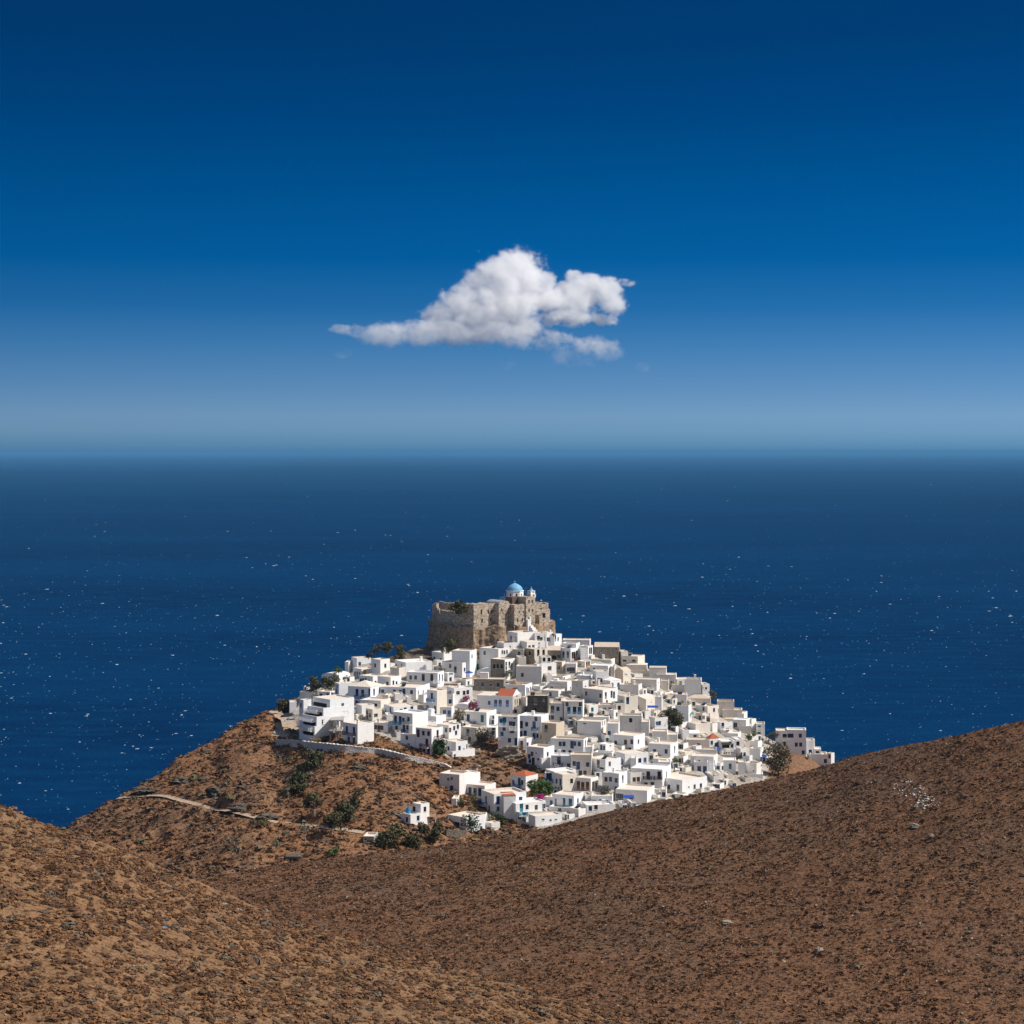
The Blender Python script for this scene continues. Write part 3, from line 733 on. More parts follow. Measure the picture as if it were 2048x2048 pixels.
H('A', (495, 770, 1085, 765, 1270), '935,845w 610,842L215x72', 'V', note='stepped',
  extra=[((330, 400, 500, 770, 930), 'm3', 'V', '355,845w', None, (), None),
         ((385, 685, 1030, 885, 1270), 'r', 'V', '530,962L275x78 940,960w 985,960w', None, [(500, 915, 250, Wp)], None),
         ((365, 600, 990, 1005, 1275), 'r', 'V', '680,1075w 680,1105w 485,1105L200x76', None, [(470, 1040, 190, Wp)], None),
         ((370, 575, 950, 1140, 1285), 'r', 'V', '475,1222L170x78', None, [(465, 1165, 190, Wp)], None)],
  lab='tall stepped white apartment house with deep dark terraces at the left end of the village')
H('A', (935, 1150, 1370, 1110, 1400), '990,1190b! 1100,1200b! 1020,1320b! 1100,1320r!', 'W', bal=[(1045, 1240, 165, R__), (1060, 1370, 150, R__)])
H('A', (1260, 1365, 1490, 900, 1070), '1410,985w50x50 1325,985w 1280,945w 1285,1010o!', 'BC')
H('A', (1120, 1215, 1385, 845, 1010), '', 'W')
H('A', (1180, 1480, 1600, 780, 910), '1400,840L60x40', 'OC')
H('A', (1365, 1580, 1600, 1090, 1225), '1405,1150r 1455,1175o! 1495,1160r', 'W', note='low')
H('A', (1500, 1660, 1985, 870, 1255), '1530,920b 1610,920b! 1535,1035b 1605,1040b 1765,925b 1820,905b 1910,875b 1685,1180b! 1625,1155b', 'V', bal=[(1600, 962, 90, B_)])
H('A', (1635, 1925, 2130, 960, 1275), '1675,1040b! 1745,1050b! 1790,1050b 1865,1040b 1690,1180b! 1800,1165b! 1850,1150r', 'W', bal=[(1695, 1090, 125, T_), (1872, 1082, 90, 'grey_paint'), (1830, 1200, 70, B_)])
# --- centre (tile B)
H('B', (255, 430, 630, 110, 300), '290,190w 385,210w', 'W')
H('B', (540, 795, 885, 85, 235), '825,160w', 'V', depth=592)
H('B', (925, 1195, 1390, 55, 195), '1000,110w 1250,100w 1280,105w 1315,100w 1365,85w', 'O', depth=595)
H('B', (400, 690, 880, 250, 470), '375,305w 515,295w 590,345w! 720,345b 750,345b 810,265w 805,310w 845,315w', 'W')
H('B', (855, 1000, 1080, 205, 370), '898,310g! 940,310g! 1035,280w', 'W', bal=[(925, 345, 75, 'green_paint')])
H('B', (1085, 1285, 1430, 205, 375), '1135,300D30x60 1185,300D30x60 1240,300D30x60 1305,265w 1305,325w 1350,280w! 1385,300w!', 'SW', depth=588)
H('B', (1395, 1550, 1570, 60, 210), '1485,120w', 'P', depth=595)
H('B', (1555, 1700, 1885, 60, 225), '1635,115r 1755,110r! 1830,110r!', 'SB', depth=593)
H('B', (1440, 1480, 1585, 170, 260), '', 'C', note='small', depth=590)
H('B', (1780, 1800, 1935, 165, 240), '1835,205r 1905,205r', 'W', note='small', depth=588)
H('B', (1440, 1800, 1820, 300, 550), '1530,420w', 'G', note='windowless')  # grey plaster puts this wall's shade into its colour
H('B', (1690, 1735, 2010, 265, 400), '1905,325w 1925,325w', 'W', depth=586)
H('B', (890, 1150, 1250, 390, 460), '1180,445w20x20', 'V', rf=('vaultL', 1.3, 'white_plaster'), lab='long white barrel vaulted chapel just above the dark stone house', kind='chapel')
H('B', (850, 1270, 1300, 480, 660), '975,555b 1090,560b30x30 1190,560b', 'S', lab='wide dark stone house with small blue windows below the barrel vaulted chapel')
H('B', (-95, 345, 425, 390, 595), '-40,455w 30,455w 140,455r! 262,455r! 370,455r! 405,460b!', 'V', bal=[(340, 510, 90, Wp)])
H('B', (425, 485, 575, 395, 520), '525,480b 530,405t60x20', 'W', note='small')
H('B', (440, 650, 670, 540, 600), '', 'S', note='low')
H('B', (465, 575, 830, 605, 840), '515,690r! 630,670w50x50 715,670r 765,660r', 'VW')
H('B', (190, 335, 470, 640, 980), '260,720b! 305,880w 310,955b', 'VC', bal=[(255, 768, 90, LB)])
H('B', (335, 560, 590, 690, 990), '435,755w! 520,790b 370,925w', 'O')
H('B', (385, 540, 580, 870, 1010), '440,960p! 505,965p!', 'V', note='low')
H('B', (590, 800, 865, 865, 930), '', 'W', rf=('vaultL', 0.9, 'white_plaster'), note='vaulted terrace')
H('B', (890, 1395, 1520, 720, 985), '1065,810p 1155,815p! 1220,815p! 1320,820p! 1430,810w! 1460,810w! 1490,800w! 1455,720w20x25 1445,910L40x40 1430,955w 1460,955w 1495,950w', 'VP', rf=('hip', 0.25, 'roof_cream'),
  extra=[((1170, 1395, 1500, 718, 730), 'r', 'V', '', ('gable', 1.7, 'red_tile'), (), None)], lab='large white house with a bright orange tiled roof and four grey blue windows')
H('B', (1265, 1460, 1575, 610, 765), '1485,670b 1515,670b! 1545,665b!', 'NW', rf=('hip', 2.3, 'brown_tile'), lab='purple brown house with a brown pyramid roof behind the orange tiled roof')
H('B', (1290, 1570, 1670, 560, 880), '1595,640b! 1615,650b! 1645,635b! 1540,790b 1590,870w', 'V', bal=[(1635, 690, 60, LB)])
H('B', (1600, 1885, 1920, 710, 980), '1715,790n40x80 1830,770n25x40 1710,905D35x50', 'D', note='ruin', lab='roofless dark stone ruin with a gaping window hole beside the large orange roofed house', kind='ruined_house')
H('B', (690, 1030, 1165, 945, 1150), '770,1020b! 968,1030g! 755,1135b', 'V', bal=[(790, 1080, 170, B_)])
H('B', (1030, 1140, 1200, 985, 1140), '1060,1085b! 1115,1080b 1130,1005w', 'V')
H('B', (1190, 1465, 1480, 1000, 1490), '1232,1060t 1280,1065t! 1425,1025D30x20 1410,1105w 1365,1100w 1275,1170t 1245,1245t 1385,1210w60x50 1350,1335b 1445,1355b!', 'V', bal=[(1255, 1115, 100, Wp), (1395, 1165, 90, Wp), (1245, 1300, 90, Wp)])
H('B', (1470, 1795, 1905, 1000, 1350), '1515,1115r! 1590,1110b 1695,1120b! 1720,1035b 1510,1255b! 1570,1250b! 1695,1285b! 1745,1270b', 'V', bal=[(1710, 1172, 85, B_)])
H('B', (1460, 1590, 1690, 1310, 1490), '1520,1390o! 1605,1395b', 'V')
H('B', (1760, 2005, 2125, 1250, 1480), '2025,1310w! 1975,1440L60x60 2095,1300r 1815,1290L60x60 1890,1290L60x60 1870,1180w', 'TC', extra=[((1800, 2003, 2120, 1100, 1260), 'r', 'T', '1865,1170w!', None, (), None)], bal=[(1975, 1375, 110, Wp)], note='two-tone')
H('B', (1690, 1855, 2020, 1345, 1430), '', 'BC', note='low')
H('B', (120, 325, 455, 1000, 1120), '', 'V')
H('B', (140, 200, 325, 1085, 1170), '', 'W', note='small')
H('B', (330, 500, 610, 1065, 1190), '485,1095b 540,1105b', 'O')
H('B', (330, 500, 665, 1125, 1320), '460,1190w 520,1190w 575,1165w 625,1145b 600,1230b', 'W')
H('B', (670, 890, 1020, 1160, 1390), '765,1225w! 790,1335w!', 'P')
H('B', (1030, 1160, 1175, 1155, 1330), '1120,1225b 1125,1165w', 'W')
H('B', (30, 260, 410, 1175, 1550), '65,1235r! 140,1235r 215,1240r 190,1365r! 100,1485D! 150,1485D 215,1490r! 340,1245r!', 'V', bal=[(170, 1405, 115, R__), (345, 1285, 100, R__)],
  extra=[((-190, 25, 60, 1260, 1510), 'l', 'V', '-100,1295w -140,1415b 25,1355r -75,1410w', None, (), None)], lab='white three-storey house with dark red shutters and balconies beside the round green pine')
H('B', (455, 600, 760, 1360, 1570), '490,1450b 650,1445b 710,1455w20x20 760,1420w', 'V', extra=[((385, 555, 860, 1490, 1640), 'r', 'W', '405,1560b! 440,1575b! 515,1570b 585,1545b30x30 675,1560w40x25', None, (), None)])
# --- middle slope (tile F)
H('F', (795, 1030, 1185, 250, 560), '868,335w 830,370b 925,325w20x20 770,430b! 838,430b 885,440r! 955,410b30x30 1090,340b 1097,455b 995,545b!', 'V', extra=[((1000, 1002, 1130, 400, 580), 'm-1', 'W', '', None, (), 60)])
H('F', (1135, 1410, 1430, 360, 590), '1245,430r! 1200,525w 1380,500w', 'V', bal=[(1235, 478, 130, NV)])
H('F', (1420, 1700, 1725, 350, 655), '1460,470b 1515,500b! 1648,485b 1610,600w 1545,600b', 'B')
H('G', (60, 285, 515, 700, 940), '190,755w! 150,880w 350,755w 235,815L60x25', 'V')
H('F', (1130, 1590, 1660, 135, 370), '1265,195b 1317,195b 1430,205b! 1465,190b 1530,195b 1195,310b 1265,310b 1317,310b 1400,315b 1620,195b! 1655,195r!', 'W', note='long')
H('F', (1500, 1715, 1735, 235, 360), '', 'V', note='windowless')
H('F', (570, 780, 955, 645, 890), '605,730p 690,725b! 727,735b 630,845b 680,850b! 740,855b', 'W', bal=[(675, 782, 90, B_)], rf=('hip', 1.0, 'red_tile'), lab='white cube house with a red tiled roof and a blue balcony on the bare brown slope')
H('F', (1045, 1180, 1190, 600, 810), '1095,655b! 1125,655b! 1095,780w 1140,790w', 'V', bal=[(1105, 700, 120, B_)])
H('F', (1175, 1295, 1500, 625, 900), '1213,715b 1265,740b! 1425,715D 1200,825w 1240,830w 1280,835w!', 'OC', extra=[((1062, 1180, 1490, 583, 640), 'm4', 'W', '1230,600w30x20 1300,597w30x20 1395,592w30x20', None, (), None)])
H('F', (1490, 1690, 1805, 680, 870), '1520,770o! 1580,785o! 1645,780o! 1725,780o! 1775,790o!', 'OW')
H('F', (155, 335, 790, 900, 1200), '220,980b! 192,1100t 265,1115t! 393,985b! 395,1105t 710,960b50x50 550,970L120x70', 'V', bal=[(195, 1020, 80, B_)], lab='white house with an orange tiled porch roof and an arched blue window above the hill edge',
  extra=[((455, 475, 640, 925, 1010), 'm-1', 'V', '', ('slab', 0.15, 'red_tile'), (), None)])
H('F', (490, 640, 1065, 1030, 1300), '510,1230w! 500,1330b! 545,1250w 590,1110b 720,1090t! 800,1080b 1040,1090p! 930,1085w', 'W', extra=[((630, 672, 1090, 1150, 1290), 'm-1.2', 'W', '700,1215w 760,1210t!', None, [(740, 1170, 120, T_)], None)])
H('F', (820, 915, 1295, 1210, 1370), '1025,1255w40x25 1130,1265w30x30 1205,1255w40x20', 'V', extra=[((655, 790, 860, 1230, 1345), 'l', 'V', '690,1275g50x60 755,1275g50x60', None, (), None)])
H('F', (215, 300, 420, 1305, 1410), '', 'O', note='shed', kind='shed', lab='low pale windowless shed beside the lone leafy tree at the foot of the village')
H('F', (75, 200, 215, 1205, 1290), '', 'V', note='lean-to', depth=468)
H('F', (1160, 1455, 1600, 920, 1100), '1218,1018t! 1312,1010t! 1405,1018t! 1515,1015t! 1580,1040t!', 'V', extra=[((1040, 1162, 1180, 945, 1180), 'l', 'V', '1142,1018t 1135,1130b!', None, (), None), ((1115, 1400, 1520, 1090, 1190), 'm-3', 'W', '1258,1130w', None, (), None)], lab='low white house with a row of turquoise windows just over the hill edge')
H('F', (1690, 1990, 2010, 925, 1080), '1742,1005b50x45 1832,1005b 1910,1005b50x45', 'V')
H('F', (1380, 1520, 1690, 1110, 1220), '', 'CW', note='low')
H('G', (0, 20, 430, 1330, 1450), '75,1380b 155,1360r', 'W', note='low')
# --- bottom right (tile G)
H('G', (250, 475, 605, 890, 1190), '298,970o 360,970w 437,985w 535,970w! 435,1105w', 'V')
H('G', (600, 640, 790, 880, 1115), '690,975o 748,970o 692,1080D60x30', 'W')
H('G', (650, 1085, 1240, 835, 1150), '820,895w20x25 890,915r! 1040,915r! 1160,915r! 860,1045r50x60 945,1065r!', 'V', bal=[(885, 945, 110, DW), (1030, 950, 110, DW)])
H('G', (1000, 1360, 1745, 985, 1190), '1068,1090t! 1187,1100w! 1305,1100w! 1463,1080w30x20 1552,1075w 1650,1060b', 'V', note='long')
H('G', (435, 870, 1005, 1130, 1320), '465,1225w! 515,1230w! 660,1245b70x50', 'W')
H('G', (895, 1195, 1330, 485, 700), '980,580b 1137,580b 1270,555w!', 'VW')
H('G', (430, 560, 900, 615, 790), '500,720b! 530,720t 775,730b! 850,720p!', 'VW', extra=[((640, 715, 726, 675, 790), 'm-3', 'V', '', None, (), None)])
H('G', (955, 1145, 1230, 690, 810), '', 'V', extra=[((1025, 1190, 1205, 730, 830), 'm-4', 'V', '1060,795t', None, (), None)])
H('G', (130, 380, 435, 600, 700), '200,655b30x20 340,680b', 'W', note='low')
H('G', (190, 290, 415, 480, 600), '232,540b! 268,530b 360,500w20x20', 'W')
H('G', (385, 680, 860, 365, 580), '437,460o40x60 570,450o40x70 655,445b 757,445w 630,555w 530,550w 450,545w', 'V')
H('G', (490, 795, 830, 80, 350), '640,145D', 'G', extra=[((790, 895, 910, 165, 410), 'm-1', 'G', '', None, (), None)], lab='tall plain grey block with a single small dark window near its top')
H('G', (905, 980, 1168, 110, 280), '1010,190p 1047,185b', 'W')
H('G', (940, 1150, 1165, 300, 450), '', 'O', extra=[((1145, 1290, 1305, 345, 460), 'm0.6', 'O', '', None, (), None)], note='windowless')
H('C', (370, 700, 785, 1215, 1430), '475,1240w40x20 725,1240w 762,1230w', 'VO', extra=[((330, 640, 775, 1420, 1520), 'm-2', 'O', '', None, (), None)])
H('C', (465, 810, 830, 1150, 1260), '', 'V', note='rim')
H('C', (790, 945, 965, 1240, 1490), '815,1375b', 'V')
H('G', (1415, 1740, 1770, 420, 640), '1590,495w', 'B')
H('D', (30, 345, 430, 1215, 1450), '365,1310w! 150,1270b20x20', 'V', extra=[((75, 260, 275, 1290, 1490), 'm-3', 'V', '145,1400b! 222,1400b!', None, (), None)])
H('D', (95, 390, 415, 1115, 1210), '410,1150w', 'O', note='low')
H('C', (1835, 1850, 1935, 1330, 1480), '1890,1290w 1840,1440r!', 'V', note='narrow')
# --- right side (tile D)
H('D', (-60, 172, 182, 130, 270), '', 'W', note='top row')
H('D', (172, 190, 290, 200, 400), '240,255D30x30 200,250w15x15', 'W')
H('D', (-30, 300, 335, 400, 500), '', 'C', rf=('hip', 1.6, 'roof_tan'))
H('D', (395, 630, 642, 440, 570), '', 'B', note='windowless')
H('D', (110, 260, 435, 510, 660), '208,545w 360,560b 440,570b', 'VC')
H('C', (1745, 1925, 1985, 990, 1250), '1845,1160D30x30', 'V')
H('D', (475, 745, 775, 560, 620), '', 'C', note='low')
H('D', (490, 770, 850, 610, 670), '', 'W', note='low')
H('D', (480, 800, 830, 690, 720), '', 'C', rf=('hip', 1.2, 'roof_tan'), note='low')
H('D', (615, 800, 870, 700, 890), '655,770t50x70', 'OW', extra=[((700, 868, 885, 785, 890), 'm-1', 'G', '', None, (), None)])
H('D', (800, 875, 950, 690, 860), '', 'W', note='blind')
H('D', (940, 1062, 1078, 755, 940), '985,790w40x25 985,870w', 'V', bal=[(985, 830, 60, Wp)])
H('D', (75, 385, 445, 725, 890), '435,800r! 420,770w', 'G')
H('D', (400, 445, 620, 735, 890), '475,770b! 545,835o50x50', 'W', bal=[(520, 805, 120, Wp)])
H('D', (0, 95, 310, 755, 900), '10,860w!', 'OC')
H('D', (-30, 140, 165, 890, 975), '85,940r', 'W', rf=('vault', 0.5, 'white_plaster'), note='domed')
H('D', (240, 290, 445, 965, 1110), '385,1070b! 410,1060b! 320,1020t', 'W', rf=('hip', 1.4, 'red_tile'), lab='small white house with a low red pyramid roof near the right end of the village')
H('D', (455, 685, 755, 890, 980), '505,950w', 'V')
H('D', (440, 460, 655, 1000, 1180), '515,1060L110x70 605,1060b 580,1005w', 'W', extra=[((450, 455, 665, 1120, 1190), 'm-2', 'W', '495,1165b20x25 528,1162b20x25 562,1160b20x25 600,1155b20x25', None, (), None)])
H('D', (640, 660, 770, 970, 1090), '685,1030L50x60', 'W')
H('D', (455, 655, 685, 1190, 1270), '', 'T', note='low')
H('D', (480, 655, 690, 1265, 1460), '578,1350t!40x80', 'W')
H('D', (690, 790, 805, 1290, 1490), '', 'V', extra=[((785, 945, 1040, 1310, 1490), 'm0.5', 'O', '905,1415w20x20', None, (), None)])
H('D', (780, 1035, 1045, 1460, 1530), '', 'V', note='low wall')
H('D', (855, 1000, 1058, 1105, 1270), '1045,1180w', 'V')
H('D', (860, 965, 1040, 1000, 1120), '', 'V', note='windowless')
H('D', (1000, 1075, 1090, 1215, 1310), '1020,1275b! 1055,1255b', 'V')
H('D', (1075, 1190, 1205, 1230, 1360), '', 'P', note='low')
H('D', (1375, 1640, 1668, 840, 1215), '1405,920b 1445,920b 1560,920b 1505,1045b 1565,1045b 1600,1155b', 'V', extra=[((1220, 1372, 1400, 850, 1110), 'm1', 'V', '1340,925L60x60 1335,1035b', None, [(1340, 955, 70, Wp)], None)], lab='tall pale apartment block with six blue windows standing apart at the right end')
H('D', (1645, 1745, 1780, 985, 1180), '1700,1145b', 'V', extra=[((1665, 1760, 1780, 990, 1050), 'm2', 'V', '', None, (), None)])
H('D', (1700, 1935, 1965, 1180, 1350), '1910,1275b', 'V')
H('D', (1755, 1850, 1875, 1110, 1190), '1800,1150L50x30', 'V', note='small')
H('D', (1940, 1990, 2045, 1165, 1260), '1970,1210b', 'V', note='small')
# --- upper right (tile C)
H('C', (-100, 45, 155, -5, 130), '75,75w 100,80w', 'V')
H('C', (-120, -60, 30, -40, 90), '-45,60b -15,65w', 'W', depth=606)
H('C', (160, 540, 570, 70, 170), '', 'O', note='long')
H('C', (130, 275, 400, 190, 400), '175,275w! 235,275w! 303,285r! 330,280r! 365,265w!', 'VW', bal=[(345, 335, 100, R__)], extra=[((148, 350, 410, 120, 200), 'm3', 'V', '', None, (), None)])
H('C', (395, 520, 592, 155, 340), '545,220r! 570,220r!', 'V')
H('C', (395, 415, 482, 185, 350), '', 'W', note='narrow')
H('C', (605, 950, 968, 170, 345), '705,225n20x40 770,320w20x20 900,320w30x20', 'S', rf=('gable', 1.3, 'roof_tan'), lab='large stone house with a low tan gable roof at the top of the right ridge')
H('C', (955, 985, 1080, 230, 370), '', 'C', note='small')
H('C', (1000, 1215, 1328, 300, 440), '1035,360w50x30 1160,360w50x30', 'C')
H('C', (560, 840, 912, 345, 480), '660,390r 855,405r!', 'OW')
H('C', (550, 800, 885, 430, 580), '605,475w30x30 860,550o40x30', 'OW')
H('C', (370, 610, 640, 520, 610), '535,490b', 'O')
H('C', (205, 350, 385, 400, 550), '240,485w 280,500w! 315,500w!', 'O')
H('C', (375, 475, 560, 370, 460), '410,410w20x20 503,405o! 535,405o!', 'BW')
H('C', (615, 632, 812, 510, 700), '670,650b! 700,635b', 'W')
H('C', (360, 530, 620, 570, 700), '590,590w25x25 563,645w20x25 592,670b', 'OW')
H('C', (900, 1010, 1122, 500, 700), '1045,665y20x30 1078,665y20x30 1040,550w15x25 1065,555w15x25', 'TC', rf=('gableL', 0.9, 'roof_tan'), lab='tan house with a small gabled belfry front among the white upper houses')
H('C', (1110, 1440, 1468, 500, 600), '', 'CW', note='long')
H('C', (1115, 1410, 1440, 575, 680), '', 'C', note='long')
H('C', (1125, 1480, 1540, 625, 800), '1510,670w15x20', 'GW', note='long')
H('C', (1060, 1340, 1372, 420, 500), '', 'C', rf=('hip', 0.7, 'roof_cream'))
H('C', (1375, 1610, 1628, 470, 570), '', 'O', rf=('slab', 0.25, 'roof_tan'))
H('C', (1480, 1750, 1775, 555, 640), '', 'O', note='low')
H('C', (1535, 1645, 1662, 640, 800), '', 'B', note='small')
H('C', (1740, 1760, 2010, 620, 700), '', 'W', note='long')
H('C', (1680, 1985, 2010, 700, 800), '', 'G', note='long')
H('C', (-30, 165, 280, 580, 650), '185,620w', 'OW')
H('C', (-20, 228, 342, 655, 870), '305,710w! 275,755w 330,620w25x20', 'OW')
H('C', (-50, 170, 243, 690, 790), '10,750b 200,780b! 207,715n15x20', 'GW', bal=[(215, 812, 70, LB)])
H('C', (-130, 105, 198, 780, 890), '-10,830w 130,850b', 'OW')
H('C', (290, 445, 532, 645, 860), '485,720w20x20', 'G')
H('C', (455, 725, 950, 770, 980), '500,820w 693,850w 770,850w! 857,830b! 893,840b! 787,940r', 'GW')
H('C', (540, 658, 865, 700, 775), '600,730w 725,740w', 'BC')
H('C', (695, 830, 992, 640, 790), '950,715p! 860,720p!', 'OW', rf=('hip', 0.8, 'roof_white'))
H('C', (968, 1225, 1288, 700, 870), '990,785b35x35 1245,800b', 'O')
H('C', (1228, 1290, 1348, 755, 860), '1315,800w', 'W', note='small')
H('C', (940, 1030, 1225, 860, 1090), '990,925w25x25 1075,920b! 957,1020r!', 'GC')
H('C', (885, 905, 1035, 960, 1090), '957,1020r', 'C', note='low')
H('C', (1080, 1330, 1505, 900, 1090), '1160,1020b 1220,1030b! 1412,940w20x15', 'BC', rf=('gableL', 0.9, 'roof_cream'), lab='cream house with a gabled windowed front and a navy awning in the right half')
H('C', (1330, 1550, 1590, 865, 1110), '', 'VW', note='plain')
H('C', (1345, 1600, 1730, 815, 990), '1605,915w 1635,910w 1670,925b 1650,875L100x40', 'VW')
H('C', (1738, 1900, 1918, 835, 990), '1750,935b 1840,940y30x50', 'O')
H('C', (180, 445, 468, 930, 1210), '225,970w 410,970w 250,1055t! 330,1055D! 398,1055t! 280,1185w', 'O', bal=[(320, 1097, 175, LB)])
H('C', (-10, 165, 195, 955, 1210), '20,1040w! 97,1035b 20,1155w 145,1180b', 'GO')
H('C', (200, 270, 525, 895, 970), '', 'C', note='low')
H('C', (268, 290, 445, 845, 905), '385,890w', 'C', note='low')
H('C', (460, 535, 665, 980, 1120), '480,1060t! 580,1045t 500,1060w', 'OW')
H('C', (655, 885, 900, 980, 1110), '670,1060t! 747,1065t! 828,1045w', 'G')
H('C', (1320, 1440, 1535, 1065, 1160), '1460,1120b', 'OC', note='small')
H('C', (1440, 1530, 1580, 800, 880), '', 'W', note='small')
# --- lower left villas (tile E)
H('E', (1315, 1600, 1740, 345, 640), '1440,410w30x40 1490,400w30x40 1388,560D! 1490,555b! 1640,425L1x1', 'O', extra=[((1560, 1725, 1890, 335, 500), 'm5', 'W', '1620,420L130x60', None, [(1620, 440, 150, Wp)], None), ((1700, 1955, 2105, 500, 650), 'm1', 'OW', '1750,580b! 1820,590w! 1885,590b! 2030,597w', None, (), None)],
  lab='wide pale villa with a shaded brown veranda on the slope below the long wall')
H('E', (795, 918, 1055, 905, 1065), '862,975b 1020,955b', 'W', extra=[((625, 795, 800, 915, 1030), 'l', 'W', '715,970b!', None, (), None), ((942, 1060, 1172, 760, 925), 'm3', 'W', '965,850r! 1115,830r', None, (), None)],
  lab='small white cottage with a roof cube behind the clump of dark trees')
H('E', (1430, 1700, 1960, 950, 1125), '1560,1050L80x80', 'V', lab='low pale blue house with a grey garage door above a dark stone wall')
H('E', (1490, 1560, 1575, 680, 790), '', 'W', note='hut', kind='hut', lab='tiny white hut beside the bushes below the pale villa')
H('E', (250, 405, 435, 1210, 1330), '285,1255w30x30 345,1280o90x30', 'K', kind='hut', lab='small concrete hut with a brown opening left of the dark trees')

# --- row right under the castle
H('Q', (1255, 1385, 1600, 808, 940), '1300,870w 1465,920b20x20 1525,915w20x20', 'W', depth=602)
H('Q', (1600, 1607, 1728, 812, 925), '1655,890w! 1690,885w40x40', 'W', note='narrow', depth=604)
H('Q', (1120, 1210, 1420, 940, 1020), '1290,985w20x20', 'W', note='low', depth=599)
H('Q', (1420, 1505, 1740, 925, 1020), '1665,945w20x20 1540,995w 1590,990w', 'OW', depth=598)
H('Q', (1735, 1860, 1935, 832, 940), '1875,880w! 1910,890w', 'V', depth=606)
H('R', (350, 520, 532, 520, 665), '440,610L60x50 500,600w', 'S', rf=('gable', 1.2, 'roof_tan'))
H('R', (420, 540, 590, 668, 810), '500,745w', 'SC')

build_queue()
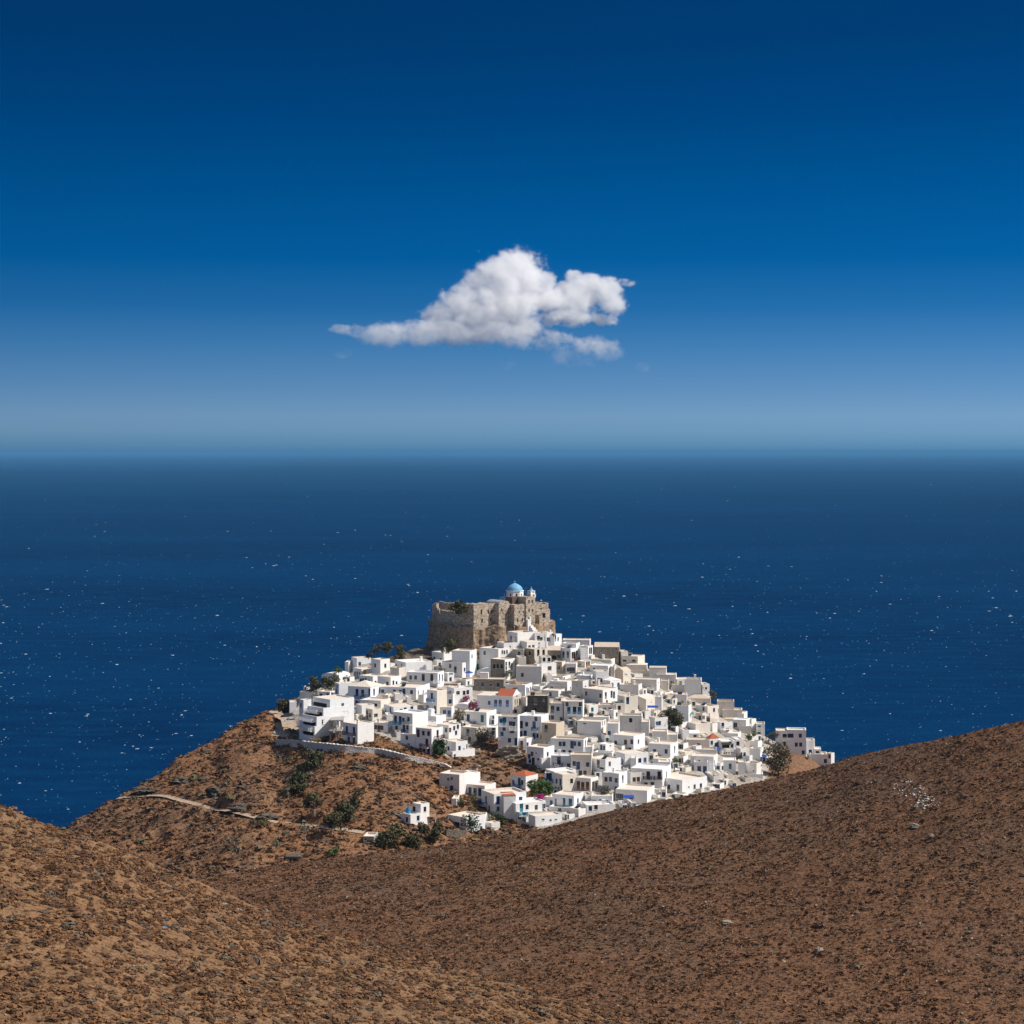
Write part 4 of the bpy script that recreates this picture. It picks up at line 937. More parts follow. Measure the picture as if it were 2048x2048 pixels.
# --- low houses and walled yards between the mapped houses (corner column and row, then house geometry)
FILL = ["1352|1540|50|84|-3|47||OW", "1412|1576|50|126|-9|47||V", "1414|1550|38|140|-10|47||OW",
 "1392|1430|89|154|-24|89|56,37w 96,37w 117,37w|B", "1324|1582|56|98|-21|117|29,50b|OW", "1354|1506|115|238|-13|47||C",
 "784|1390|43|154|-14|103||GW", "1146|1442|38|84|-12|89|41,37b 60,37w 6,37b|B", "1334|1416|69|126|-19|75|63,31r 104,31b|OW",
 "1474|1502|50|140|-35|117|59,50r 110,50b|OW", "1242|1610|21|84|-12|89|76,37r 74,37r 33,37r|OW", "1346|1446|122|238|-4|75|34,31w|OW",
 "1516|1476|41|98|0|61|57,25w 17,25b|GC", "1096|1580|73|154|0|61|18,25w 106,25b|OW", "1174|1336|80|126|-9|47||OW",
 "1448|1550|41|126|-2|47||C", "1348|1516|132|210|-20|89|86,37w 130,37w|W", "1082|1366|47|112|-1|61|48,25w 46,25t|GC",
 "1204|1474|38|98|-21|103|84,44w 72,44w 78,44r|V", "1064|1374|116|238|-10|47||OW", "768|1432|38|84|-19|61||OW",
 "1438|1562|72|140|-19|61|89,25w 38,25w|O", "780|1340|126|210|-29|103||B", "704|1432|63|154|-12|61||C",
 "1460|1566|31|84|-1|61|62,25t 8,25r 41,25b|V", "1258|1422|82|140|-13|47||GC", "1422|1554|40|98|-7|89||GW",
 "1492|1514|49|98|-17|75||V", "1310|1580|55|98|-10|47||V", "846|1410|68|154|-21|75|58,31r 88,31w 80,31b|V",
 "688|1356|81|140|-12|89|59,37w 57,37w|OW", "1024|1418|131|224|-27|89|189,37w 51,37b|B", "1258|1608|33|98|-17|61|76,25t 16,25b|GW",
 "1486|1558|35|112|-14|47||B", "1186|1546|33|126|-9|75|68,31w|V", "1332|1400|91|168|-13|61|118,25t 41,25b 36,25t|GC",
 "1296|1380|32|84|-13|75|57,31b 7,31w 27,31b|O", "864|1332|42|98|-2|75|45,31w 38,31r 38,31b|O", "1422|1570|125|196|-12|61|104,25w 55,25w 77,25b|GW",
 "1248|1538|51|84|-8|47||V", "1298|1508|62|126|-14|117|26,50b 111,50w 53,50w|C", "710|1422|83|140|-7|61|115,25w 95,25r 63,25b|GC",
 "916|1362|109|196|-19|75|147,31t 24,31t|OW", "1176|1478|47|140|-10|47||W", "1174|1312|62|112|-9|47||GC",
 "1360|1532|89|182|-1|47||GW", "920|1446|42|98|0|61|55,25r|W", "1208|1582|71|224|-9|47||GC",
 "1434|1530|49|98|-30|103|13,44w 22,44b 82,44w|V", "1292|1480|42|112|-18|89|10,37t|O", "788|1466|36|84|-11|61||GW",
 "914|1430|42|98|-22|117|45,50r 83,50w|C", "1492|1472|85|224|-2|75|45,31t 200,31w|GW", "1128|1464|53|112|-11|47||W",
 "836|1394|79|126|-27|103||GW", "1222|1338|48|84|-37|117|54,50w|GC", "1304|1592|81|168|-13|47||O",
 "866|1324|53|140|-20|89|94,37w|O", "1166|1590|37|126|0|89|28,37b|W", "1342|1528|37|112|-17|75|64,31w 74,31b 19,31r|GC",
 "1088|1352|40|112|-20|103|11,44w 24,44w 10,44r|GW", "1344|1590|152|238|-6|75|23,31b 139,31w|OW", "1432|1546|40|112|-2|61||GW",
 "1122|1630|88|238|-8|75|92,31w 66,31w|V", "1384|1494|57|140|-11|47||V", "1352|1490|104|182|-19|61|35,25t 100,25t 63,25r|OW",
 "1132|1442|39|98|-13|61|32,25w 46,25t 78,25w|OW", "1000|1424|145|238|-6|47||GC", "1336|1450|37|140|0|47||OW",
 "1392|1580|76|126|-8|61||B", "1486|1486|32|98|-6|61||B", "1530|1502|29|98|-14|47||O",
 "1358|1536|93|182|-3|75|26,31r|GC", "1412|1434|59|98|-18|89|53,37w 88,37w 19,37w|GC", "1284|1422|45|126|0|117|22,50b|W",
 "1316|1598|109|196|-6|47||GC", "1200|1422|27|84|-9|61|43,25w|GW", "1342|1456|68|112|-19|61|16,25b 35,25w|OW",
 "1402|1472|43|126|-10|47||V", "770|1392|45|84|-13|75|76,31r|C", "1378|1404|35|98|-12|61|66,25w|GC",
 "1218|1422|66|126|-12|117|113,50w|OW", "658|1376|45|84|-2|61|8,25w 64,25r 30,25t|GC", "1326|1392|64|196|-14|61|34,25t 30,25w|B",
 "1262|1350|51|168|-11|47||GW", "1108|1398|101|168|-7|75|77,31r|B", "774|1328|48|112|-9|47||OW",
 "788|1402|65|126|-11|47||GC", "1416|1448|62|140|-10|117||OW", "1042|1398|70|140|-26|103||GW",
 "1226|1494|123|210|-12|47||OW", "810|1396|31|84|-11|89||O", "1178|1362|31|84|-15|75|29,31r 67,31w|W"]
for q_ in FILL:
    q_ = q_.split('|'); TILE['Z'] = (int(q_[0]), int(q_[1]))
    house('Z', tuple(int(v) for v in (0, *map(int, q_[2:6]))), q_[6], q_[7], note='fill', noc=True)
# ------------------------------------------------------------------ castle on its rock, with the blue-domed church
QX = lambda x: 820 + x / 6.44
QY = lambda y: 1140 + y / 6.44
CD = 610.0; CT = math.radians(52); CC, CS = math.cos(CT), math.sin(CT)
K6 = CD / F / 6.44
C0 = P(QX(820), QY(1060), CD)
DL, DR = np.array([-CC, CS]), np.array([CS, CC])
NL, NR = np.array([-CS, -CC]), np.array([CC, -CS])
ground_c = C0[2] - 3.5
def uv(u, v): return C0[:2] + DR * u + DL * v
def dep(u, v): return CD + u * CC + v * CS
def zq(y, u, v): return CZ - (QY(y) - HY) / F * dep(u, v)
def u_at(x, v):
    u = 0
    for _ in range(6):
        k = dep(u, v) / F / 6.44
        u = ((x - 820) * k + (820 - (CX - 820) * 6.44) * 0 + v * CC + ((820 - (CX - 820) * 6.44) * (k - K6))) / CS
    return u
castle = empty('castle', C0, 'ruined tan stone castle crowning the white village, blue dome rising behind it', 'castle')
rel2 = lambda q: np.array([q[0] - C0[0], q[1] - C0[1]])
STONE, REC = MATS['castle_stone'], MATS['dark_interior']
def cwin(face_o, u_, n_, h, root=castle):
    a, b, c, d = h; mb = MB()
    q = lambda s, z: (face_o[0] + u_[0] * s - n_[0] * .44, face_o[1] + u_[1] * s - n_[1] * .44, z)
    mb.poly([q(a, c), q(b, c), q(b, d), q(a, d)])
    mb.box(np.array([*(face_o + u_ * (a - .12) + n_ * .03), c - .14]), (*(u_ * (b - a + .24)), 0), (*(-n_ * .2), 0), (0, 0, .13), 1)
    mb.build('window', [REC, STONE], root)
def cblock(name, u0, u1, v0, v1, ytop, wins_r=(), wins_l=(), ragged=0.0, mat=None, ybase=None, root=castle):
    """wall block; wins in castle tile coordinates (x, y, w, h); ragged breaks the top edge"""
    mat = mat or STONE
    zt = zq(ytop, u0, v0) - C0[2]; zb = (ground_c if ybase is None else zq(ybase, u0, v0)) - C0[2]
    o = rel2(uv(u0, v0)); R = u1 - u0; L = v1 - v0
    HR, HL = [], []
    for (x, y, ww, hh) in wins_r:
        u = u_at(x, v0); k = dep(u, v0) / F / 6.44
        zc = zq(y, u, v0) - C0[2]; s = u - u0
        HR.append((s - ww * k / CS / 2, s + ww * k / CS / 2, zc - hh * k / 2, zc + hh * k / 2))
    for (x, y, ww, hh) in wins_l:
        s = (820 - x) * K6 / CC - v0
        k = dep(u0, v0 + s) / F / 6.44; zc = zq(y, u0, v0 + s) - C0[2]
        HL.append((s - ww * k / CC / 2, s + ww * k / CC / 2, zc - hh * k / 2, zc + hh * k / 2))
    mb = MB()
    hr = wall_face(mb, o, DR, R, zb, zt, HR, NR, 0, 0.45); hl = wall_face(mb, o, DL, L, zb, zt, HL, NL, 0, 0.45)
    A = o + DR * R; B2 = A + DL * L; D2 = o + DL * L
    mb.poly([(*A, zb), (*B2, zb), (*B2, zt), (*A, zt)]); mb.poly([(*B2, zb), (*D2, zb), (*D2, zt), (*B2, zt)])
    # ragged masonry top: stepped lumps of stone along the edge
    r = random.Random(int(u0 * 100 + v0 * 31 + ytop))
    mb.poly([(*o, zt), (*A, zt), (*B2, zt), (*D2, zt)])
    if ragged > 0:
        for (p_, d_, ln, nn) in ((o, DR, R, DL), (o, DL, L, DR), (D2, DR, R, -DL), (A, DL, L, -DR)):
            s = 0.0
            while s < ln - .5:
                w_ = min(r.uniform(.5, 1.5), ln - s); h_ = r.uniform(0.02, ragged)
                mb.box(np.array([*(p_ + d_ * (s + .01) + nn * .02), zt - .05]), (*(d_ * (w_ - .02)), 0), (*(nn * r.uniform(.4, .7)), 0), (0, 0, h_ + .05))
                s += w_
    mb.build(name, mat, castle if root is None else root)
    for h in hr: cwin(o, DR, NR, h)
    for h in hl: cwin(o, DL, NL, h)
uR = u_at(1115, 0)
cblock('corner_wall', 0, uR, 0, 5.6, 455, wins_r=[(920, 540, 22, 60), (1010, 538, 20, 42), (1056, 535, 20, 42), (928, 655, 20, 48), (1040, 640, 16, 26)], ragged=.35)
cblock('curtain_wall', 0, 2.0, 5.65, 18.4, 560, wins_l=[(615, 650, 12, 20), (650, 662, 12, 30)], ragged=.4)
cblock('ruined_tower', 0, 4.2, 18.45, 23.0, 600, ragged=1.0)
cblock('ruined_wall', 0, 1.1, 20.6, 22.95, 470, ragged=1.3, ybase=605)
cblock('ruined_wall', 0.05, .95, 19.0, 20.55, 530, ragged=1.2, ybase=605)
cblock('inner_wall', 4.3, 5.4, 13.8, 25.5, 445, ragged=.6)
cblock('inner_wall', 5.45, 10.5, 16.0, 17.0, 450, ragged=.5)
cblock('inner_wall', 2.1, 7.5, 6.2, 7.2, 470, ragged=.5)
cblock('curtain_wall', uR + .02, u_at(1300, 0.5) + 15, 0.4, 3.2, 462)
u2 = u_at(1145, -2.4); u2b = u_at(1290, -2.4)
cblock('buttress_tower', u2, u2b, -2.4, 0.38, 466, wins_r=[(1180, 512, 16, 34), (1268, 505, 14, 22), (1268, 550, 14, 26), (1265, 612, 14, 26), (1268, 662, 14, 40), (1200, 625, 10, 14)], ragged=.25)
u3 = u_at(1345, -4.6); u3b = u_at(1492, -4.6)
cblock('gate_wall', u3, u3b, -4.6, 0.36, 452, wins_r=[(1410, 540, 13, 22), (1461, 542, 13, 20), (1388, 648, 18, 50), (1447, 642, 18, 48), (1385, 495, 9, 12)], ragged=.2)
u4 = u_at(1494, -5.0); u4b = u_at(1612, -5.0)
cblock('bell_tower_base', u4, u4b, -5.0, 0.34, 350, wins_r=[(1533, 405, 18, 42), (1577, 405, 18, 42), (1535, 520, 18, 40), (1578, 520, 18, 40)])
u5 = u_at(1614, -3.2); u5b = u_at(1782, -3.2)
cblock('end_wall', u5 + .02, u5b, -3.2, 2.5, 452, wins_r=[(1725, 585, 40, 62), (1690, 500, 20, 26)], ragged=.6)
cblock('end_buttress', u5b + .02, u5b + 1.2, -2.6, 2.0, 520, ragged=1.0)
u6 = u_at(1318, -.8); u6b = u_at(1490, -.8)
cblock('brown_gable', u6, u6b, -0.8, 3.0, 352, mat=MATS['brown_plaster_stone'], ybase=470)  # dark brown stone stands in for this wall lying in shade
# vault of the apse on the buttress tower, its shade darkened into the grey
mb = MB(); n = 9; ring = []
for i in range(n + 1):
    a = math.pi * i / n; uu = (u2 + u2b) / 2 - (u2b - u2) / 2 * math.cos(a); zz = zq(460, u2, -2.4) - C0[2] + 1.55 * math.sin(a) ** .8
    ring.append([(*rel2(uv(uu, -2.2)), zz), (*rel2(uv(uu, 4.5)), zz)])
for i in range(n): mb.poly([ring[i][0], ring[i][1], ring[i + 1][1], ring[i + 1][0]])
mb.poly([q[0] for q in ring], 1); mb.poly([q[1] for q in ring], 1)
mb.build('apse_vault', [MATS['vault_shade_grey'], STONE], castle)
# white gate stair
mb = MB()
for (x, y, wd, v) in ((1517, 640, 26, -5.9), (1545, 600, 12, -5.5), (1556, 715, 34, -6.4), (1575, 745, 45, -7.0), (1590, 775, 55, -7.6)):
    u = u_at(x, v); wu = wd * K6 / CS
    zt = zq(y, u, v) - C0[2]
    mb.box(np.array([*rel2(uv(u, v)), ground_c - C0[2]]), (*(DR * wu), 0), (*(DL * 1.6), 0), (0, 0, zt - ground_c + C0[2]))
mb.build('gate_stair', MATS['white_plaster'], castle)
mb = MB(); v = -3.25; ua, ub = u_at(1612, v), u_at(1700, v)
b3 = [(*rel2(uv(ua, v)), zq(575, ua, v) - C0[2]), (*rel2(uv(ua, v)), zq(735, ua, v) - C0[2]), (*rel2(uv(ub, v)), zq(735, ub, v) - C0[2])]
mb.hexa(b3, [(p_[0] + NR[0] * 2.2, p_[1] + NR[1] * 2.2, p_[2]) for p_ in b3], bottom=True)
mb.build('ramp_buttress', STONE, castle)

# rock under the castle
def rock_apron():
    plan = [(4, 26), (-.6, 24.5), (-1.2, 18), (-.7, 9), (-.5, 4), (-.25, .4), (.3, -.35), (4, -.7), (u2, -3.2), (u2b, -3.4), (u3 + 1, -5.0), (u4, -5.4), (u4b, -6.0), (u5b - 1, -4.6), (u5b + 2.2, -3.4), (u5b + 3.2, 1), (u5b + 1, 8)]
    pts = []
    for a, b in zip(plan[:-1], plan[1:]):
        n = max(2, int(math.dist(a, b) / .3))
        for i in range(n): pts.append((a[0] + (b[0] - a[0]) * i / n, a[1] + (b[1] - a[1]) * i / n))
    pts.append(plan[-1]); pts = np.array(pts)
    tg = np.gradient(pts, axis=0); nv = np.stack([tg[:, 1], -tg[:, 0]], 1); nv /= np.linalg.norm(nv, axis=1)[:, None] + 1e-6
    cen = np.array([12, 10]); sgn = np.sign(((pts - cen) * nv).sum(1)); nv *= sgn[:, None]
    nz = 60; V = []
    sarc = np.concatenate([[0], np.cumsum(np.linalg.norm(np.diff(pts, axis=0), axis=1))])
    for k in range(nz + 1):
        t_ = k / nz
        ztop = C0[2] + 8.1 + 1.6 * fbm(sarc / 4, sarc * 0 + 3, 4) - np.clip(sarc - 58, 0, 20) * .02
        zz = ztop * (1 - t_) + (C0[2] - 6) * t_
        amp = 0.2 + 1.0 * np.minimum(t_ * 1.6, 1)
        edge = 0.45 + 0.55 * np.clip(np.abs(sarc - sarc[np.argmin(np.abs(pts).sum(1))]) / 5, 0, 1)
        nn = 1.15 * fbm(sarc / 5.5, zz / 7 + 11, 5, .62) + .55 * np.abs(fbm(sarc / 2.2 + zz * .25, zz / 1.5 + 4, 4, .6)) - .35 * np.abs(fbm(sarc / 1.1, zz / 3.5, 3))
        off = (0.25 + 1.1 * t_ ** 1.4 + amp * nn * 1.0 - 1.6 * np.clip(fbm(sarc / 4.2 + 9, zz / 16, 3) - .2, 0, 1) * 1.6) * edge
        p2 = pts + nv * off[:, None]
        w2 = C0[:2][None] + p2[:, :1] * DR[None] + p2[:, 1:] * DL[None]
        V.append(np.column_stack([w2, zz]))
    cp = C0[:2] + DR * cen[0] + DL * cen[1]
    V.append(np.column_stack([np.repeat(cp[None], len(pts), 0) * .25 + V[0][:, :2] * .75, V[0][:, 2] - .4]))
    V = np.array([V[-1]] + V[:-1]); nr, nc = V.shape[:2]
    i = (np.arange(nr - 1)[:, None] * nc + np.arange(nc - 1)[None]).ravel()
    o = np_mesh('rock_outcrop', V.reshape(-1, 3), np.stack([i, i + 1, i + nc + 1, i + nc], -1), MATS['cliff_rock'])
    setp(o, 'tan cliff rock under the castle walls', kind='structure')
rock_apron()

# church inside the castle
def cpos(x, v):
    u = u_at(x, v); return u, dep(u, v), uv(u, v)
u, dd_, q2 = cpos(1350, 6.0); kq = dd_ / F / 6.44
zc_ = lambda y: CZ - (QY(y) - HY) / F * dd_
church = empty('church', (*q2, zc_(460)), 'white church with a large sky blue dome and small belfry rising above the castle', 'church')
zl = lambda y: zc_(y) - zc_(460)
WP_ = MATS['white_plaster']
mb = MB(); hw = 3.5
mb.box((*(-DR * hw - DL * hw), zl(640)), (*(DR * 2 * hw + DR * 1.2), 0), (*(DL * 2 * hw), 0), (0, 0, zl(352) - zl(640)))
mb.build('nave', WP_, church)
mb = MB(); r_ = 113 * kq; n = 8
ang = [math.radians(22.5 + 45 * k + 12) for k in range(n)]
c8 = [np.array([r_ * math.cos(a), r_ * math.sin(a)]) for a in ang]
pan = []
for i in range(n):
    A, B2 = c8[i], c8[(i + 1) % n]; L = np.linalg.norm(B2 - A); uu = (B2 - A) / L; nn = (A + B2) / np.linalg.norm(A + B2)
    hs = wall_face(mb, A, uu, L, zl(352), zl(268), [(L / 2 - .34, L / 2 + .34, zl(345), zl(300))], nn, 0, .3)
    pan.append((A, uu, nn, hs[0]))
ring = [c * 1.06 for c in c8]
mb.hexa([(*c, zl(269)) for c in ring], [(*c, zl(261)) for c in ring], bottom=True)
dr_o = mb.build('drum', WP_, church)
for (A, uu, nn, h) in pan:
    m2 = MB(); q = lambda s, z: (A[0] + uu[0] * s - nn[0] * .28, A[1] + uu[1] * s - nn[1] * .28, z)
    m2.poly([q(h[0], h[2]), q(h[1], h[2]), q(h[1], h[3]), q(h[0], h[3])]); m2.build('window', MATS['glass_dark'], dr_o)
mb = MB(); mb.dome((0, 0, zl(262)), 103 * kq, 82 * kq, 32, 9, point=.35); dm = mb.build('dome', MATS['dome_blue'], church, smooth=True)
def cross(c, h, parent, mat):
    mb = MB(); c = np.array(c, float)
    mb.cyl(c, c + [0, 0, h * .25], h * .16, h * .10, 8); t_ = h * .13
    mb.box(c + [-t_ / 2, -t_ / 2, h * .2], (t_, 0, 0), (0, t_, 0), (0, 0, h * .8)); mb.box(c + [-h * .3, -t_ / 2 - .004, h * .58], (h * .6, 0, 0), (0, t_ + .008, 0), (0, 0, t_))
    return mb.build('cross', MATS[mat], parent)
cross((0, 0, zl(178)), 45 * kq, dm, 'cream_plaster')
mb = MB()
for k in range(8):
    a = math.radians(45 * k + 20); rr = 70 * kq
    mb.box((rr * math.cos(a) - .13, rr * math.sin(a) - .13, zl(222)), (.26, 0, 0), (0, .26, 0), (0, 0, .5))
mb.build('dome_vent', MATS['grey_paint'], dm)
us, ds_, qs = cpos(1216, 8.5); ks = ds_ / F / 6.44; zs = lambda y: CZ - (QY(y) - HY) / F * ds_ - zc_(460)
off = qs - q2
mb = MB(); mb.cyl((*off, zs(460)), (*off, zs(372)), 66 * ks, 66 * ks, 16); sd = mb.build('chapel_drum', MATS['bluish_white_plaster'], church)
mb = MB(); mb.dome((*off, zs(373)), 68 * ks, 36 * ks, 20, 6); s2 = mb.build('small_dome', MATS['dome_blue'], church, smooth=True)
cross((*off, zs(340)), 34 * ks, s2, 'cream_plaster')
ub, db_, qb = cpos(1562, -2.6); kb = db_ / F / 6.44; zb_ = lambda y: CZ - (QY(y) - HY) / F * db_ - zc_(460)
off = qb - q2
bt = MB()
for (x0, y0, y1) in ((43, 352, 312), (36, 308, 270)):
    s = x0 * kb / (CC + CS) * 1.35; o_ = off - DR * s / 1 - DL * s / 1; ln = 2 * s; pw = s * .5
    for (a, b) in ((0, 0), (ln - pw, 0), (0, ln - pw), (ln - pw, ln - pw)):
        bt.box((*(o_ + DR * a + DL * b), zb_(y0)), (*(DR * pw), 0), (*(DL * pw), 0), (0, 0, zb_(y1) - zb_(y0)))
    bt.box((*(o_ + (DR + DL) * -.08), zb_(y1) - .01), (*(DR * (ln + .16)), 0), (*(DL * (ln + .16)), 0), (0, 0, 5 * kb))
    bt.box((*(o_ + (DR + DL) * .02), zb_(y0)), (*(DR * (ln - .04)), 0), (*(DL * (ln - .04)), 0), (0, 0, 12 * kb))
btw = bt.build('belfry', WP_, church)
mb = MB(); mb.dome((*off, zb_(268)), 26 * kb, 28 * kb, 16, 6, point=.15); s3 = mb.build('belfry_dome', MATS['dome_blue'], btw, smooth=True)
cross((*off, zb_(240)), 30 * kb, church, 'cream_plaster')
mb = MB(); mb.cyl((*off, zb_(312)), (*off, zb_(290)), .34, .2, 10); mb.build('bell', MATS['dark_wood'], btw)
ua, da_, qa = cpos(1490, 2.0)
za = lambda y: CZ - (QY(y) - HY) / F * da_
mb = MB(); mb.cyl((0, 0, 0), (0, 0, za(215) - za(352)), .07, .04, 6)
for y in (235, 262, 290): mb.box((-.5, -.03, za(y) - za(352)), (1.0, 0, 0), (0, .06, 0), (0, 0, .05))
o = mb.build('antenna_mast', MATS['metal_grey']); o.location = (*qa, za(352)); setp(o, 'thin grey antenna mast between the blue dome and the belfry', 'antenna')

# ------------------------------------------------------------------ long retaining wall at the foot of the left houses
top = [(551, 1478.5), (584, 1480), (610, 1483), (650, 1487), (690, 1491), (722, 1494.5), (760, 1498.5), (790, 1505), (826, 1514), (840, 1516), (868, 1522.5), (892, 1529), (904, 1537)]
bot = [(551, 1490), (584, 1493), (610, 1497), (650, 1503), (690, 1507), (722, 1505.5), (760, 1509), (790, 1518), (826, 1526.5), (840, 1528), (868, 1530), (892, 1536), (904, 1541)]
xs = np.arange(551, 904.1, 2.5)
ty = np.interp(xs, *zip(*top)); by = np.interp(xs, *zip(*bot))
dw = np.array([hit(x, y) or 560 for x, y in zip(xs, by)]); dw = gsm(dw, 4)
W3 = np.array([P(x, y, d) for x, y, d in zip(xs, by, dw)]); Wt = np.array([CZ - (y - HY) / F * d for y, d in zip(ty, dw)])
wl_root = empty('retaining_wall', W3[len(xs) // 2], 'long pale stone retaining wall curving below the left houses', 'wall')
b0 = W3[len(xs) // 2]
mb = MB(); cp = MB()
for i in range(len(xs) - 1):
    A, B2 = W3[i] - b0, W3[i + 1] - b0
    tdir = (B2 - A)[:2] / np.linalg.norm((B2 - A)[:2]); nrm = np.array([-tdir[1], tdir[0]]) * .55
    za_, zb2 = Wt[i] - b0[2], Wt[i + 1] - b0[2]
    A0, B0 = A[2] - 2.5, B2[2] - 2.5
    mb.poly([(*A[:2], A0), (*B2[:2], B0), (*B2[:2], zb2), (*A[:2], za_)])
    A2, B3 = A[:2] + nrm, B2[:2] + nrm
    mb.poly([(*A2, A0), (*B3, B0), (*B3, zb2), (*A2, za_)]); mb.poly([(*A[:2], za_), (*B2[:2], zb2), (*B3, zb2), (*A2, za_)])
    if i % 3 != 2 and (i > 20 or i % 4 == 0):
        h_ = random.uniform(.04, .2); e = nrm / .55 * .06
        cp.hexa([(*(A[:2] - e), za_ + .002), (*(B2[:2] - e), zb2 + .002), (*(B3 + e), zb2 + .002), (*(A2 + e), za_ + .002)], [(*(A[:2] - e), za_ + h_), (*(B2[:2] - e), zb2 + h_), (*(B3 + e), zb2 + h_), (*(A2 + e), za_ + h_)])
mb.build('masonry', MATS['wall_stone'], wl_root); cp.build('coping', MATS['old_white_plaster'], wl_root)
# low dark garden wall under the pale blue garage house, and one beside the rock
def low_wall(pts, th, mat, label, name='stone_wall'):
    P3 = [P(x, yb, hit(x, yb) or 470) for x, yt, yb in pts]; T3 = [CZ - (yt - HY) / F * p[1] for (x, yt, yb), p in zip(pts, P3)]
    o0 = P3[0]; mb = MB()
    for i in range(len(pts) - 1):
        A, B2 = P3[i] - o0, P3[i + 1] - o0
        td = (B2 - A)[:2] / np.linalg.norm((B2 - A)[:2]); nn = np.array([-td[1], td[0]]) * th
        mb.hexa([(*A[:2], A[2] - 2), (*B2[:2], B2[2] - 2), (*(B2[:2] + nn), B2[2] - 2), (*(A[:2] + nn), A[2] - 2)],
                [(*A[:2], T3[i] - o0[2]), (*B2[:2], T3[i + 1] - o0[2]), (*(B2[:2] + nn), T3[i + 1] - o0[2]), (*(A[:2] + nn), T3[i] - o0[2])])
    o = mb.build(name, MATS[mat]); o.location = [float(q) for q in o0]; setp(o, label, 'wall')
low_wall([(893, 1659, 1674), (912, 1660, 1676), (933, 1661, 1672)], .5, 'dark_stone', 'low dark stone wall under the pale blue garage house')
low_wall([(1035, 1526, 1531), (1050, 1527, 1535), (1068, 1530, 1540), (1080, 1538, 1546)], .4, 'dark_stone', 'curved dark garden wall beside the white house next to the big rock')
low_wall([(970, 1627, 1640), (984, 1629, 1641)], .5, 'stone_house', 'short grey stone wall beside the lone tree at the village foot')

# unfinished concrete frame beside the tall apartment house
ax = lambda x: 550 + x / 7; ay = lambda y: 1290 + y / 7
d = hit(ax(850), ay(1350)); b0 = P(ax(850), ay(1350), d); k7 = d / F / 7
fr = empty('concrete_frame', b0, 'bare grey concrete frame of an unfinished house beside the tall apartment house', 'building frame')
fm = MB()
zt1 = (1350 - 1065) * k7; zt2 = (1350 - 1200) * k7
for (x, y) in ((775, 0), (860, -1.5), (925, 0), (775, 5), (860, 5), (925, 5)):
    mb = MB(); mb.box(((x - 850) * k7 - .2, y, -2), (.4, 0, 0), (0, .4, 0), (0, 0, zt1 + 2)); mb.build('pillar', MATS['concrete'], fr)
for z_ in (zt1, zt2):
    mb = MB(); mb.box((-85 * k7, -1.8 if z_ == zt2 else -.3, z_), (175 * k7, 0, 0), (0, 7.5, 0), (0, 0, .3)); mb.build('floor_slab', MATS['concrete'], fr)

# ------------------------------------------------------------------ dirt path, road
def ribbon(pts, width, mat, name, label, zf=z_village, lift=.16):
    pts = np.array(pts, float); s = np.arange(len(pts)); si = np.linspace(0, len(pts) - 1, len(pts) * 14)
    px_, py_ = gsm(np.interp(si, s, pts[:, 0]), 5), gsm(np.interp(si, s, pts[:, 1]), 5)
    c3 = []
    for x, y in zip(px_, py_):
        d = hit(x, y, lambda a, b: z_village(a, b, False))
        if d: c3.append(((x - CX) / F * d, d))
    c3 = np.array(c3); c3[:, 0] = gsm(c3[:, 0], 4); c3[:, 1] = gsm(c3[:, 1], 9)
    tg = np.gradient(c3, axis=0); tg /= np.linalg.norm(tg, axis=1)[:, None] + 1e-9; nv = np.stack([-tg[:, 1], tg[:, 0]], 1)
    V = []
    for o_ in np.linspace(-.5, .5, 6):
        q = c3 + nv * o_ * width; V.append(np.column_stack([q, z_village(q[:, 0] / q[:, 1] * F + CX, q[:, 1]) + lift]))
    V = np.array(V); V[:, :, 2] = np.maximum(V[:, :, 2], V[:, :, 2].max(0)[None] - .2)
    nr, nc = V.shape[:2]; i = (np.arange(nr - 1)[:, None] * nc + np.arange(nc - 1)[None]).ravel()
    o = np_mesh(name, V.reshape(-1, 3), np.stack([i, i + 1, i + nc + 1, i + nc], -1), MATS[mat], smooth=True); setp(o, label, kind='structure')
ribbon(PATH, 2.0, 'dirt_path_soil', 'path', 'pale dirt path crossing the brown slope')
ribbon([(549, 1430), (557, 1442), (568, 1452), (580, 1460), (586, 1474), (620, 1481), (660, 1486)], 4.2, 'dirt_path_soil', 'road', 'pale road at the left end of the village')

